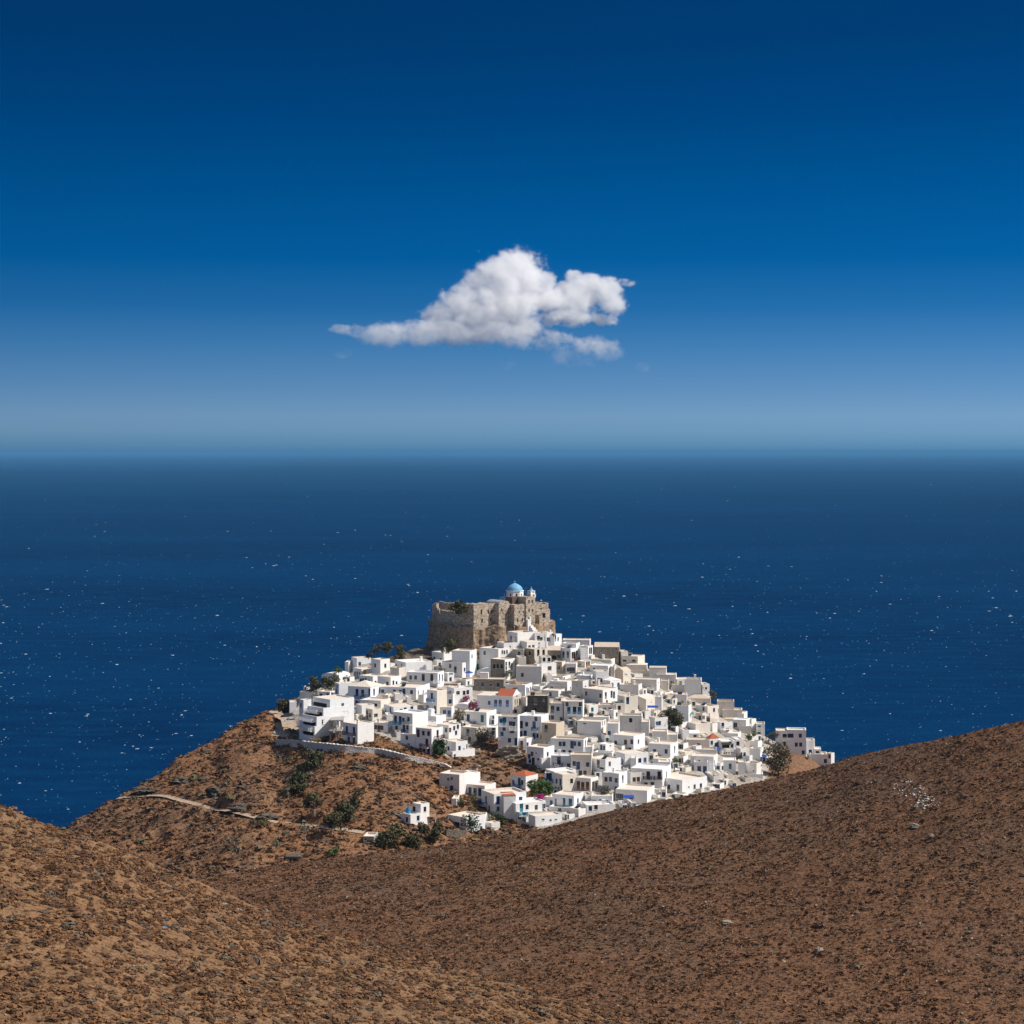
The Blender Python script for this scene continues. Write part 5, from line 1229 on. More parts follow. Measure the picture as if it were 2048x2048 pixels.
# ------------------------------------------------------------------ trees and shrubs
def crown_mesh(w_, h_, n, leaf, r, lobes):
    """many small leaf faces gathered in uneven clumps"""
    cs = []; k_ = 1.18; w_, h_ = w_ * k_, h_ * k_
    for i in range(lobes):
        a = r.uniform(0, 2 * math.pi); q = r.uniform(.15, .62)
        cs.append((math.cos(a) * q * w_ / 2, math.sin(a) * q * w_ / 2, r.uniform(-.40, .36) * h_ * (1 - q * .3), r.uniform(.22, .42) * min(w_, h_)))
    V = np.zeros((n * 4, 3)); g = np.random.default_rng(r.randrange(1 << 30))
    ci = g.integers(0, lobes, n); C_ = np.array(cs)
    dirs = g.normal(size=(n, 3)); dirs /= np.linalg.norm(dirs, axis=1)[:, None]
    rad = C_[ci, 3] * (0.45 + 0.6 * g.random(n) ** .6)
    pos = C_[ci, :3] + dirs * rad[:, None] * [1, 1, .8]
    a = g.normal(size=(n, 3)); a /= np.linalg.norm(a, axis=1)[:, None]
    b_ = np.cross(a, dirs + g.normal(size=(n, 3)) * .5); b_ /= np.linalg.norm(b_, axis=1)[:, None] + 1e-9
    s = leaf * g.uniform(.5, 1.25, n)[:, None]
    for k, (p_, q_) in enumerate(((-1, -.6), (1, -.5), (.7, .6), (-.6, .7))): V[k::4] = pos + a * s * p_ * .5 + b_ * s * q_ * .5
    V[:, 2] += h_ / 2 / k_
    return V, np.arange(n * 4).reshape(-1, 4)
def tree(px, py, wpx, hpx, leaf, label, kind='tree', cat='tree', trunk=.3, d=None, bark='bark', group=None, n=None, second=None, lean=0.0):
    d = d or ((hit(px, py) or 560.) - (4. if bool(inpoly(np.array([px]), np.array([py]), VIL)[0]) else 0.))
    k = d / F; w_, h_ = wpx * k, hpx * k
    b0 = P(px, py, d); zg = float(z_village(px, d)); b0[2] = min(b0[2], zg + .1) if d is None else b0[2]
    root = empty(kind, b0, label, cat, group)
    r = random.Random(int(px * 31 + py * 7))
    th = h_ * (trunk if trunk > .15 else -.06); ch = h_ - th; th_ = max(th, h_ * .12)
    tb = MB(); rt = max(.09, h_ * .028); top_ = np.array([lean * h_, 0, th + ch * .45])
    mid = np.array([lean * h_ * .3 + r.uniform(-.1, .1), r.uniform(-.1, .1), th_ * .8])
    tb.cyl((0, 0, -.6), mid, rt * 1.3, rt * .9, 7); tb.cyl(mid, top_, rt * .9, rt * .4, 6)
    for i in range(5):
        a = r.uniform(0, 2 * math.pi); q = r.uniform(.5, .9)
        tb.cyl(mid + (top_ - mid) * r.uniform(0, .5), (math.cos(a) * w_ * .36 * q + lean * h_, math.sin(a) * w_ * .36 * q, th + ch * r.uniform(.3, .75)), rt * .5, rt * .15, 5)
    tb.build('trunk', MATS[bark], root)
    nl = n or int(min(2600, max(160, 34 * w_ * ch * 1.5)))
    V, Fc = crown_mesh(w_, ch, nl, min(.55, max(.28, .085 * math.sqrt(w_ * ch) + .14)), r, max(5, int(4 + w_ * ch * .16)))
    V += [lean * h_, 0, th]
    if second:
        mi = (np.random.default_rng(5).random(nl) < .45).astype(int)
        np_mesh('crown', V, Fc, [MATS[leaf], MATS[second]], root, midx=mi)
    else: np_mesh('crown', V, Fc, MATS[leaf], root)
    return root
VT = 'trees on the brown slope below the wall'
tree(555, 1537, 18, 34, 'leaf_grey', 'thin grey sparse tree high on the slope under the left end of the wall', n=220, trunk=.35, bark='pale_bark', group=VT)
tree(623, 1537, 46, 36, 'leaf_dark', 'wide dark bush on the slope right under the pale wall', 'bush', 'bush', .08)
tree(595, 1592, 40, 46, 'leaf_dark', 'dark tree standing beside a smaller grey one in the middle of the slope', trunk=.2, group=VT)
tree(576, 1602, 16, 30, 'leaf_grey', 'small grey tree beside the dark tree in the middle of the slope', trunk=.3, group=VT, bark='pale_bark')
tree(629, 1633, 40, 46, 'leaf_olive', 'round tree with a forked pale trunk above the dirt path', trunk=.38, bark='pale_bark', group=VT)
tree(704, 1621, 32, 40, 'leaf_dark', 'upper tree of the pair to the right of the pale trunked tree', trunk=.25, group=VT, lean=.05)
tree(692, 1642, 40, 36, 'leaf_dark', 'lower broad tree of the pair above the right part of the path', trunk=.15, group=VT)
tree(664, 1669, 40, 46, 'leaf_olive', 'bushy tree leaning over the dirt path', trunk=.3, bark='pale_bark', group=VT)
tree(610, 1684, 24, 38, 'leaf_grey', 'slim grey tree just below the dirt path', trunk=.45, n=260, bark='pale_bark', group=VT)
tree(571, 1684, 14, 25, 'leaf_grey', 'smallest thin tree below the path, left of the slim grey tree', trunk=.4, n=120, bark='pale_bark', group=VT)
tree(549, 1707, 22, 34, 'leaf_grey', 'sparse leaning tree below the path above the stone pen', trunk=.35, n=240, bark='pale_bark', group=VT, lean=.12)
tree(463, 1720, 27, 46, 'leaf_grey', 'lone tall pale trunked tree lowest and farthest left on the slope', trunk=.3, n=330, bark='pale_bark', group=VT, lean=.06)
tree(667, 1711, 28, 16, 'leaf_green', 'low yellow green shrub on the grass right of the stone pen', 'bush', 'bush', .05, n=300)
CL = 'dark trees in front of the white cottage'
tree(781, 1693, 52, 42, 'leaf_olive', 'broadest dark tree, left one of the clump before the white cottage', trunk=.08, group=CL)
tree(827, 1693, 36, 39, 'leaf_dark', 'dark tree in the middle of the clump before the white cottage', trunk=.1, group=CL)
tree(848, 1669, 28, 28, 'leaf_dark', 'rearmost tree of the clump, touching the cottage wall', trunk=.12, group=CL)
tree(871, 1687, 32, 39, 'leaf_dark', 'rounded dark tree at the right end of the clump before the cottage', trunk=.1, group=CL)
tree(941, 1663, 30, 32, 'leaf_pine', 'round green tree in front of the pale blue garage house', trunk=.1)
tree(920, 1613, 26, 19, 'leaf_olive', 'olive bush beside the tiny white hut', 'bush', 'bush', .1)
tree(946, 1612, 13, 26, 'leaf_green', 'thin young tree right of the olive bush below the pale villa', trunk=.35, n=130)
tree(996, 1650, 24, 30, 'leaf_pine', 'dark leafy tree in front of the house with the orange porch roof', trunk=.12)
tree(1083, 1594, 52, 30, 'leaf_green', 'wide green shrub beside the red roofed cube house', 'bush', 'bush', .05)
tree(1081, 1605, 17, 17, 'leaf_magenta', 'magenta bougainvillea under the wide green shrub', 'bougainvillea', 'flowering bush', .05, n=260)
tree(1210, 1587, 24, 15, 'leaf_olive', 'dark rounded bush among the white houses beside orange shuttered windows', 'bush', 'bush', .08)
tree(1079, 1547, 14, 9, 'leaf_dry', 'small brownish bush above the red roofed cube house', 'bush', 'bush', .05, n=120)
tree(879, 1513, 30, 37, 'leaf_pine', 'bright green pine beside the house with dark red shutters', 'pine_tree', 'tree', .12)
tree(914, 1440, 25, 21, 'leaf_grey', 'dry grey tree left of the house with the long blue balcony', trunk=.15)
tree(966, 1489, 33, 29, 'leaf_grey', 'dry grey scrubby tree on top of the bare knoll', trunk=.1)
tree(1013, 1354, 20, 13, 'leaf_green', 'green bush right of the barrel vaulted chapel', 'bush', 'bush', .08)
tree(933, 1404, 17, 15, 'leaf_magenta', 'bright magenta bougainvillea left of the orange tiled house', 'bougainvillea', 'flowering bush', .1, second='leaf_green', n=300)
tree(947, 1418, 22, 19, 'leaf_magenta', 'darker bougainvillea with green leaves against the orange tiled house', 'bougainvillea', 'flowering bush', .1, second='leaf_dark', n=420)
tree(886, 1344, 20, 9, 'leaf_dry', 'reddish brown roof terrace shrub below the castle rock', 'bush', 'bush', .08, n=160)
tree(908, 1534, 9, 13, 'leaf_pine', 'small dark bush at the right end of the long wall', 'bush', 'bush', .05, n=120)
tree(916, 1228, 36, 27, 'leaf_olive', 'olive tree growing inside the broken castle wall', d=612., trunk=.1)
tree(898, 1303, 29, 25, 'leaf_olive', 'round olive tree at the foot of the shaded castle rock', d=586., trunk=.1)
tree(1107, 1270, 11, 6, 'leaf_green', 'tiny green bush at the right foot of the castle', 'bush', 'bush', .05, n=80)
RT = 'trees on the left skyline of the village'
tree(567, 1431, 28, 37, 'leaf_olive', 'dense olive tree by the road at the left end of the skyline', trunk=.08, group=RT)
tree(627, 1382, 28, 25, 'leaf_olive', 'left one of two brownish trees behind the left rooftops', trunk=.08, group=RT)
tree(657, 1380, 32, 27, 'leaf_olive', 'right one of two brownish trees behind the left rooftops', trunk=.08, group=RT)
tree(678, 1347, 28, 12, 'leaf_green', 'low spreading palm like bush behind the vaulted house', 'bush', 'bush', .08, group=RT)
tree(737, 1314, 24, 13, 'leaf_olive', 'low bush on the skyline above the upper left houses', 'bush', 'bush', .08, group=RT)
tree(756, 1309, 17, 20, 'leaf_olive', 'narrow tree on the skyline next to the low bush', trunk=.1, group=RT)
tree(776, 1304, 25, 23, 'leaf_olive', 'wide tree on the skyline behind the bluish hut', trunk=.1, group=RT)
tree(801, 1318, 21, 30, 'leaf_olive', 'tall tree nearest the castle rock on the left skyline', trunk=.1, group=RT)
tree(791, 1321, 12, 12, 'leaf_olive', 'small bush under the tall tree nearest the castle rock', 'bush', 'bush', .05, group=RT, n=150)
tree(1556, 1552, 46, 64, 'leaf_grey', 'tall shaggy grey green tree before the apartment block at the right end', trunk=.1, second='leaf_dark', n=2000)
tree(1545, 1480, 20, 18, 'leaf_olive', 'small tree left of the apartment block at the right end', trunk=.1)
tree(1343, 1450, 36, 38, 'leaf_dark', 'large dark tree among the white houses of the right half', trunk=.1)
tree(1428, 1397, 17, 15, 'leaf_olive', 'bush on the right skyline beside a white tower house', 'bush', 'bush', .05)
tree(1501, 1480, 20, 14, 'leaf_green', 'green bush on a terrace near the right end of the village', 'bush', 'bush', .05)
tree(1354, 1528, 17, 15, 'leaf_green', 'bright green bush beside the steep dark lane', 'bush', 'bush', .08)
tree(1483, 1518, 19, 13, 'leaf_dark', 'dark sprawling bush above the house with the turquoise door', 'bush', 'bush', .05)
tree(1343, 1370, 11, 9, 'leaf_green', 'tiny green bush between upper right rooftops', 'bush', 'bush', .05, n=90)
tree(1615, 1518, 13, 9, 'leaf_grey', 'small grey shrub at the corner of the pale apartment block', 'bush', 'bush', .05, n=120)
tree(701, 1438, 19, 17, 'leaf_green', 'green palm like plant on a terrace beside the tall apartment house', 'bush', 'plant', .1, n=260)

# ------------------------------------------------------------------ rocks
def boulder(px, py, wpx, hpx, label, zf=None, mat='rock', d=None, name='boulder', rough=.32, flat=.8):
    d = d or hit(px, py, zf, 200. if zf else 400., 660.) or 500.
    k = d / F; w_, h_ = wpx * k, hpx * k
    import bmesh
    bm = bmesh.new(); bmesh.ops.create_icosphere(bm, subdivisions=4, radius=1)
    sd = px * .37 + py
    co = np.array([v.co[:] for v in bm.verts])
    if mat == 'rock': hpx_sink = .12
    n1 = fbm(co[:, 0] * 1.3 + sd, co[:, 1] * 1.3 + co[:, 2] * 1.7 + sd, 4, .6)
    n2 = np.floor(fbm(co[:, 0] * 1.1 + sd * 2, co[:, 2] * 2.2 + co[:, 1], 2) * 5) / 5
    n3_ = np.abs(fbm(co[:, 0] * 4 + sd, co[:, 2] * 5 + co[:, 1] * 4, 3)); co = co * (1 + rough * n1 + .25 * n2 - .35 * n3_)[:, None]
    co = co * [w_ / 2, w_ / 2 * flat, h_ * .62]; co[:, 2] += h_ * .36
    for v, c in zip(bm.verts, co): v.co = c
    me = bpy.data.meshes.new(name); bm.to_mesh(me); bm.free(); me.materials.append(MATS[mat])
    o = bpy.data.objects.new(name, me); col.objects.link(o); o.location = [float(q) for q in P(px, py, d)]
    return setp(o, label, 'rock')
boulder(1019, 1522, 72, 34, 'great rounded rock face beside the bare knoll in the village', mat='boulder_rock', rough=.42, d=(hit(1019, 1522) or 520) + 2, flat=.5)
boulder(955, 1507, 17, 10, 'small pale rock left of the great rock face', mat='boulder_rock')
boulder(956, 1535, 13, 6, 'flat pale stone on the dry knoll', mat='boulder_rock')
RG = 'dark rocks on the brown slope'
for (x, y, w_, h_, lb) in ((430, 1590, 40, 18, 'largest dark rock ledge on the brown slope'), (362, 1567, 46, 14, 'dark rock ledge nearest the sea on the slope'), (412, 1506, 22, 8, 'small rock on the skyline of the left ridge'),
                           (480, 1620, 50, 12, 'long low dark rock just above the dirt path'), (408, 1563, 26, 9, 'dark rock between the two ledges on the slope'), (484, 1578, 22, 8, 'small dark rock right of the largest ledge'),
                           (536, 1637, 52, 10, 'low dark rock step above the bend of the path'), (719, 1540, 30, 11, 'dark flat rock below the middle of the long wall'), (300, 1583, 66, 10, 'low dark rock bank above the left start of the path')):
    o = boulder(x, y, w_, h_, lb, mat='rock', rough=.5); o['group'] = RG
zr_ = lambda a, b: z_right(a, b)
RH = 'stones on the dark right hill'
for (x, y, w_, h_, lb) in ((1832, 1618, 13, 9, 'grey stone just under the white rubble patch'), (1829, 1656, 24, 10, 'wide flat grey stone below the white rubble patch'), (1862, 1676, 13, 10, 'pale stone right of the wide flat grey stone'),
                           (1637, 1906, 22, 14, 'pale jagged rock at the bottom of the dark hill'), (1452, 1848, 27, 8, 'long dark rock in the lower middle of the dark hill'), (1715, 1828, 10, 5, 'small pale rock in the lower right of the dark hill'), (1783, 1886, 7, 5, 'lone tiny pale rock near the lower right corner')):
    o = boulder(x, y, w_, h_, lb, zf=zr_, mat='boulder_rock', rough=.4); o['group'] = RH
zl_ = lambda a, b: z_left(a, b)
def hit_l(px, py): return hit(px, py, zl_, 100., 250.)
for (x, y, w_, h_, lb) in ((447, 1812, 19, 6, 'flat pale slab of rock on the sunlit left slope'), (476, 1822, 17, 6, 'second flat rock right of the pale slab on the left slope'), (532, 1826, 9, 8, 'white upright stone on the sunlit left slope')):
    o = boulder(x, y, w_, h_, lb, d=hit_l(x, y) or 220., mat='boulder_rock', rough=.4); o['group'] = 'stones on the sunlit left slope'
# stone pen with a dark opening
d = hit(587, 1723); b0 = P(587, 1723, d); k1 = d / F
pen = empty('stone_pen', b0, 'low dry stone pen with a dark opening at the bottom of the slope', 'pen')
mb = MB(); hw = 15 * k1; hh = 9 * k1
wall_face(mb, np.array([-hw, 0]), np.array([1., 0]), 2 * hw, -1, hh, [(.4, 2 * hw - .9, -.9, hh - .35)], np.array([0, -1.]), 0, .4)
for a, b in (((-hw, 0), (-hw, 3)), ((hw, 0), (hw, 3)), ((-hw, 3), (hw, 3))): mb.poly([(*a, -1), (*b, -1), (*b, hh), (*a, hh)])
mb.build('masonry', MATS['stone_house'], pen)
mb = MB(); mb.box((-hw - .2, -.3, hh + .003), (2 * hw + .4, 0, 0), (0, 3.6, 0), (0, 0, .16)); mb.build('roof', MATS['dark_stone'], pen)
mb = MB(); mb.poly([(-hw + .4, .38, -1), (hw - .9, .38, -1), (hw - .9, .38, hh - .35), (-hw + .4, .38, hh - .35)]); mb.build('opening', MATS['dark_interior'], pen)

# ------------------------------------------------------------------ small things
def pt7(T, x, y): return TILE[T][0] + x / 7, TILE[T][1] + y / 7
def awning(T, x, y, wd, paint, label, drop=2.3, dp=2.2, dd_=0, name='awning', cat='awning'):
    px, py = pt7(T, x, y); d = (hit(px, py + drop / 600 * F) or 560.) + dd_
    k = d / F / 7; b0 = P(px, py, d) - [0, 0, drop]
    root = empty(name, b0, label, cat); w_ = wd * k
    mb = MB(); b = [(-w_ / 2, -dp / 2, drop - .25), (w_ / 2, -dp / 2, drop - .25), (w_ / 2, dp / 2, drop + .1), (-w_ / 2, dp / 2, drop + .1)]
    mb.hexa(b, [(q[0], q[1], q[2] + .06) for q in b], bottom=True); mb.build('canopy', MATS[paint], root)
    for sx_ in (-1, 1):
        for sy in (-1, 1):
            mb = MB(); mb.cyl((sx_ * (w_ / 2 - .1), sy * (dp / 2 - .1), -1), (sx_ * (w_ / 2 - .1), sy * (dp / 2 - .1), drop - .1), .05, .05, 6); mb.build('post', MATS['white_paint'], root)
awning('C', 1425, 1000, 150, 'awning_blue', 'navy blue awning on posts in front of the gabled cream house', dd_=-4)
awning('D', 40, 600, 50, 'awning_green', 'small green awning at a tall white house on the right', dd_=-3)
awning('G', 610, 1210, 150, 'awning_blue', 'blue awning over a blue shop front just above the dark hill edge', dd_=-3)
awning('D', 1050, 1200, 60, 'awning_blue', 'bright blue awning left of the shaggy tree', dd_=-3)
awning('D', 415, 1105, 55, 'awning_blue', 'small blue awning under the red pyramid roofed house', dd_=-3)
awning('D', 515, 1028, 130, 'dark_wood', 'dark wooden pergola on a white terrace right of the red pyramid roof', dd_=-7, name='pergola', cat='pergola')
awning('E', 1165, 915, 220, 'brown_tile', 'brown tiled porch roof on the right of the white cottage', dd_=-1, name='porch_roof', cat='porch')
px, py = pt7('B', 785, 385); d = (hit(px, py + 12) or 590) - 4; b0 = P(px, py + 12, d)
pr = empty('parasol', b0, 'bright blue parasol on a terrace left of the barrel vaulted chapel', 'parasol')
mb = MB(); mb.cyl((0, 0, -1), (0, 0, 2.4), .04, .04, 6); mb.build('pole', MATS['white_paint'], pr)
mb = MB(); rr = [(1.5 * math.cos(a), 1.5 * math.sin(a), 1.75) for a in np.linspace(0, 2 * math.pi, 9)[:-1]]
for i in range(8): mb.poly([rr[i], rr[(i + 1) % 8], (0, 0, 2.45)])
mb.build('canopy', MATS['awning_blue'], pr)
def pole(T, x, y0, y1, label, mat, r_=.09, arm=False, dd_=0):
    px, p0 = pt7(T, x, y0); _, p1 = pt7(T, x, y1); d = (hit(px, p1) or 500) + dd_; b0 = P(px, p1, d); h_ = (p1 - p0) * d / F
    root = empty('utility_pole' if arm else 'flue_pipe', b0, label, 'pole' if arm else 'chimney')
    mb = MB(); mb.cyl((0, 0, -1), (0, 0, h_), r_, r_ * .8, 8); mb.build('shaft', MATS[mat], root)
    mb = MB()
    if arm: mb.box((-.7, -.05, h_ - .5), (1.4, 0, 0), (0, .1, 0), (0, 0, .1))
    else: mb.cyl((0, 0, h_ + .003), (0, 0, h_ + .25), r_ * 1.3, r_ * 1.3, 8)
    mb.build('crossarm' if arm else 'cap', MATS[mat], root)
pole('E', 1722, 640, 950, 'dark utility pole between the hut and the pale blue garage house', 'dark_wood', arm=True)
pole('E', 1845, 275, 480, 'slim white flue rising from the villa roof', 'white_plaster', .16, dd_=1)
pole('A', 1155, 1050, 1390, 'slim white flue up the corner of the house with red balconies', 'white_plaster', .3, dd_=-.5)
px, py = pt7('E', 885, 885); d = (hit(*pt7('E', 880, 1060)) or 450) + 3; b0 = P(px, py, d)
tk = empty('water_tank', b0, 'small blue water tank on the flat roof of the white cottage', 'tank')
mb = MB(); mb.cyl((0, 0, -.2), (0, 0, 1.3), .55, .55, 14); mb.build('barrel', MATS['tank_blue'], tk)
mb = MB(); mb.cyl((0, 0, 1.303), (0, 0, 1.4), .3, .2, 12); mb.build('lid', MATS['navy_paint'], tk)
def car(px, py, yaw, paint, label, zf=None):
    d = hit(px, py) or 500.; b0 = P(px, py, d)
    root = empty('parked_car', b0, label, 'car'); root.rotation_euler = (0, 0, yaw)
    mb = MB(); prof_ = [(-2.05, .35), (-2.05, .8), (-1.9, .95), (-1.15, 1.0), (-.55, 1.45), (.9, 1.48), (1.5, 1.05), (2.0, .95), (2.05, .35)]
    l_ = [(x_, -.82, z_) for x_, z_ in prof_]; r2 = [(x_, .82, z_) for x_, z_ in prof_]
    for i in range(len(prof_)): j = (i + 1) % len(prof_); mb.poly([l_[i], l_[j], r2[j], r2[i]])
    mb.poly(l_); mb.poly(r2); mb.build('body', paint, root)
    mb = MB()
    for s in (-1, 1):
        mb.poly([(-1.0, s * .825, 1.02), (1.35, s * .825, 1.04), (.85, s * .825, 1.42), (-.5, s * .825, 1.4)])
    mb.poly([(-1.16, -.7, 1.02), (-1.16, .7, 1.02), (-.6, .66, 1.44), (-.6, -.66, 1.44)]); mb.poly([(1.5, -.7, 1.08), (1.5, .7, 1.08), (.96, .66, 1.46), (.96, -.66, 1.46)])
    mb.build('windows', MATS['glass_dark'], root)
    for x_ in (-1.3, 1.3):
        for s in (-1, 1):
            mb = MB(); mb.cyl((x_, s * .62, .33), (x_, s * .86, .33), .33, .33, 14); wh = mb.build('wheel', MATS['navy_paint'], root)
            m2 = MB(); m2.cyl((x_, s * .861, .33), (x_, s * .875, .33), .18, .18, 10); m2.build('rim', MATS['metal_grey'], wh)
plain('car_silver', (0.55, 0.57, 0.60), .3, .05, .5, .3); plain('car_white', (0.8, 0.8, 0.8), .3, .05, .5); plain('car_dark', (0.03, 0.035, 0.05), .25, .05, .5)
car(581, 1446, 0.5, MATS['car_silver'], 'silver car parked on the road at the left end of the village')
car(576, 1436, 0.7, MATS['car_dark'], 'dark car parked behind the silver car by the olive tree')
d = hit(632, 1482) - 5; b0 = P(632, 1483, d)
bt_ = empty('rowing_boat', b0, 'small yellow boat lying behind the left part of the long wall', 'boat')
mb = MB(); st = np.linspace(-1, 1, 9)
for i in range(8):
    w0, w1 = .8 * (1 - st[i] ** 4 * .8), .8 * (1 - st[i + 1] ** 4 * .8); x0, x1 = st[i] * 2.2, st[i + 1] * 2.2
    for s in (-1, 1): mb.poly([(x0, s * w0, 1.2), (x1, s * w1, 1.2), (x1, s * w1 * .4, .4), (x0, s * w0 * .4, .4)])
    mb.poly([(x0, -w0 * .4, .4), (x0, w0 * .4, .4), (x1, w1 * .4, .4), (x1, -w1 * .4, .4)]); mb.poly([(x0, -w0 * .9, 1.1), (x0, w0 * .9, 1.1), (x1, w1 * .9, 1.1), (x1, -w1 * .9, 1.1)])
mb.build('hull', MATS['yellow_paint'], bt_)
mb = MB(); mb.box((-2.0, -.12, .2), (4, 0, 0), (0, .24, 0), (0, 0, .2)); mb.build('keel', MATS['dark_wood'], bt_); bt_.scale = (.62, .62, .62)
dl_ = hit_l(320, 1857) or 200.
mb = MB()
g = [[(x_ * .22, y_ * .2, .1 + .09 * math.sin(x_ * 2 + y_ * 1.3)) for x_ in range(4)] for y_ in range(3)]
for a in range(2):
    for b in range(3): mb.poly([g[a][b], g[a][b + 1], g[a + 1][b + 1], g[a + 1][b]])
o = mb.build('plastic_scrap', MATS['tank_blue']); o.location = [float(q) for q in P(320, 1857, dl_)]; setp(o, 'tiny bright blue scrap lying on the sunlit left slope', 'litter')

# ------------------------------------------------------------------ ground cover
def icos(sub):
    import bmesh
    bm = bmesh.new(); bmesh.ops.create_icosphere(bm, subdivisions=sub, radius=1)
    v = np.array([q.co[:] for q in bm.verts]); f = np.array([[q.index for q in fc.verts] for fc in bm.faces]); bm.free()
    return v, f
def tuft(v0, f0, g, jit):
    c = v0[f0].mean(1)                                  # loose twiggy faces instead of a closed ball
    t3 = v0[f0] * (1 + jit * g.normal(size=(len(f0), 1, 1)))
    t3 = t3.mean(1, keepdims=True) + (t3 - t3.mean(1, keepdims=True)) * g.uniform(.9, 1.7, (len(f0), 1, 1))
    t3 = t3 + c[:, None] * g.normal(size=(len(f0), 3, 1)) * jit * .9
    return t3.reshape(-1, 3)
def scatter(name, label, zf, n, pr, dr_, size, sub, mats, wts, seed, mask=None, squash=.75, sink=.15, cat='ground cover', jit=.35, clump=4.0, twig=False, half=False, open_=.75):
    g = np.random.default_rng(seed)
    px = g.uniform(*pr, n); d = np.sqrt(g.uniform(dr_[0] ** 2, dr_[1] ** 2, n))
    z = zf(px, d); x = (px - CX) / F * d; py = HY + (CZ - z) / d * F
    ok = (fbm(x / clump + seed, d / clump, 3) * open_ + g.uniform(-.55, .55, n)) > -.2
    if mask is not None: ok &= mask(px, py, d)
    px, d, z, x = px[ok], d[ok], z[ok], x[ok]; n = len(px)
    v0, f0 = icos(sub); keepf = (v0[f0].mean(1)[:, 2] > -.35); f0 = f0[keepf]
    if half: f0 = f0[g.random(len(f0)) < .5]
    T_n = 24
    if twig: tmpl = np.array([tuft(v0, f0, g, jit) for _ in range(T_n)]); f0 = np.arange(len(f0) * 3).reshape(-1, 3); v0 = tmpl[0]
    else: tmpl = np.array([v0 * (1 + jit * g.normal(size=(len(v0), 1))) for _ in range(T_n)])
    s = size[0] + (size[1] - size[0]) * g.random(n) ** 2.2
    a = g.uniform(0, 2 * np.pi, n); ti = g.integers(0, T_n, n)
    V = tmpl[ti] * s[:, None, None] * np.stack([g.uniform(.8, 1.5, n), g.uniform(.8, 1.3, n), squash * g.uniform(.6, 1.15, n)], 1)[:, None, :]
    ca, sa = np.cos(a)[:, None], np.sin(a)[:, None]
    V = np.stack([V[..., 0] * ca - V[..., 1] * sa, V[..., 0] * sa + V[..., 1] * ca, V[..., 2]], -1)
    V += np.stack([x, d, z + s * (squash * .5 - sink)], 1)[:, None, :]
    Fc = (np.arange(n) * len(v0))[:, None, None] + f0[None]
    mi = np.repeat(g.choice(len(mats), n, p=wts), len(f0))
    o = np_mesh(name, V.reshape(-1, 3), Fc.reshape(-1, 3), [MATS[q] for q in mats], midx=mi)
    setp(o, label, cat, kind='stuff')
SM = ['scrub_brown', 'scrub_rust', 'scrub_grey']
scatter('low_scrub', 'low dry brown scrub covering the dark right hill', z_right, 135000, (-150, 2300), (245, 412), (.11, .40), 1, SM, (.62, .28, .10), 21, mask=lambda px, py, d: (py < 2100) & (py > 1350) & (py > np.interp(px, PXS, rc_py) - 6), twig=True, jit=.3, squash=.62, half=True)
scatter('dry_scrub', 'dry brown scrub covering the sunlit left slope', z_left, 25000, (-350, 1250), (150, 236), (.07, .46), 2, SM, (.46, .46, .08), 22, mask=lambda px, py, d: py < 2100, jit=.22, twig=True, squash=.6)
vmask = lambda px, py, d: ((np.abs(py - np.interp(px, [q[0] for q in PATH], [q[1] for q in PATH])) > 4) | (px < 215) | (px > 742)) & ~inpoly(px, py, VIL) & (py > 1290) & (d < look(rdd, px) + 10)
scatter('hill_scrub', 'low rusty scrub covering the village slope', z_village, 34000, (60, 1150), (405, 620), (.14, .62), 1, SM, (.45, .42, .13), 23, mask=vmask, twig=True, jit=.3, half=True)
scatter('loose_stones', 'pale loose stones among the scrub of the right hill', z_right, 5200, (-100, 2200), (235, 408), (.05, .22), 1, ['boulder_rock'], (1.0,), 24, squash=.6, cat='stones', clump=12)
scatter('loose_stones', 'pale loose stones among the scrub of the left slope', z_left, 1800, (-300, 1200), (140, 236), (.03, .16), 1, ['boulder_rock'], (1.0,), 25, squash=.6, cat='stones', clump=8)
plain('white_stone', (0.62, 0.60, 0.56), .9, .2)
scatter('white_rubble', 'patch of white rubble high on the dark right hill', z_right, 3000, (1780, 1880), (300, 378), (.07, .22), 1, ['white_stone'], (1.0,), 26, squash=.7, cat='rubble', clump=3,
        mask=lambda px, py, d: (np.hypot((px - 1832 - (py - 1588) * .9) / 36, (py - 1590) / 26) < np.random.default_rng(1).random(len(px)) ** .7 * 1.25))

scatter('dark_bushes', 'dark thorny bushes dotted over the village slope', z_village, 900, (100, 1000), (410, 610), (.35, 1.15), 2, ['leaf_olive', 'scrub_grey', 'scrub_brown'], (.25, .2, .55), 27, mask=vmask, twig=True, jit=.25, half=True, clump=14, open_=1.6, squash=.8)
scatter('dark_bushes', 'dark low bushes dotted over the dark right hill', z_right, 500, (200, 2200), (250, 408), (.3, .75), 2, ['scrub_grey', 'scrub_brown'], (.35, .65), 28, mask=lambda px, py, d: py > np.interp(px, PXS, rc_py) + 6, twig=True, jit=.25, half=True, clump=20, open_=1.6, squash=.7)
scatter('dark_bushes', 'grey green cushion bushes on the sunlit left slope', z_left, 160, (-200, 1100), (155, 234), (.3, .7), 2, ['scrub_grey', 'scrub_brown'], (.5, .5), 29, twig=True, jit=.2, open_=1.0, squash=.65)
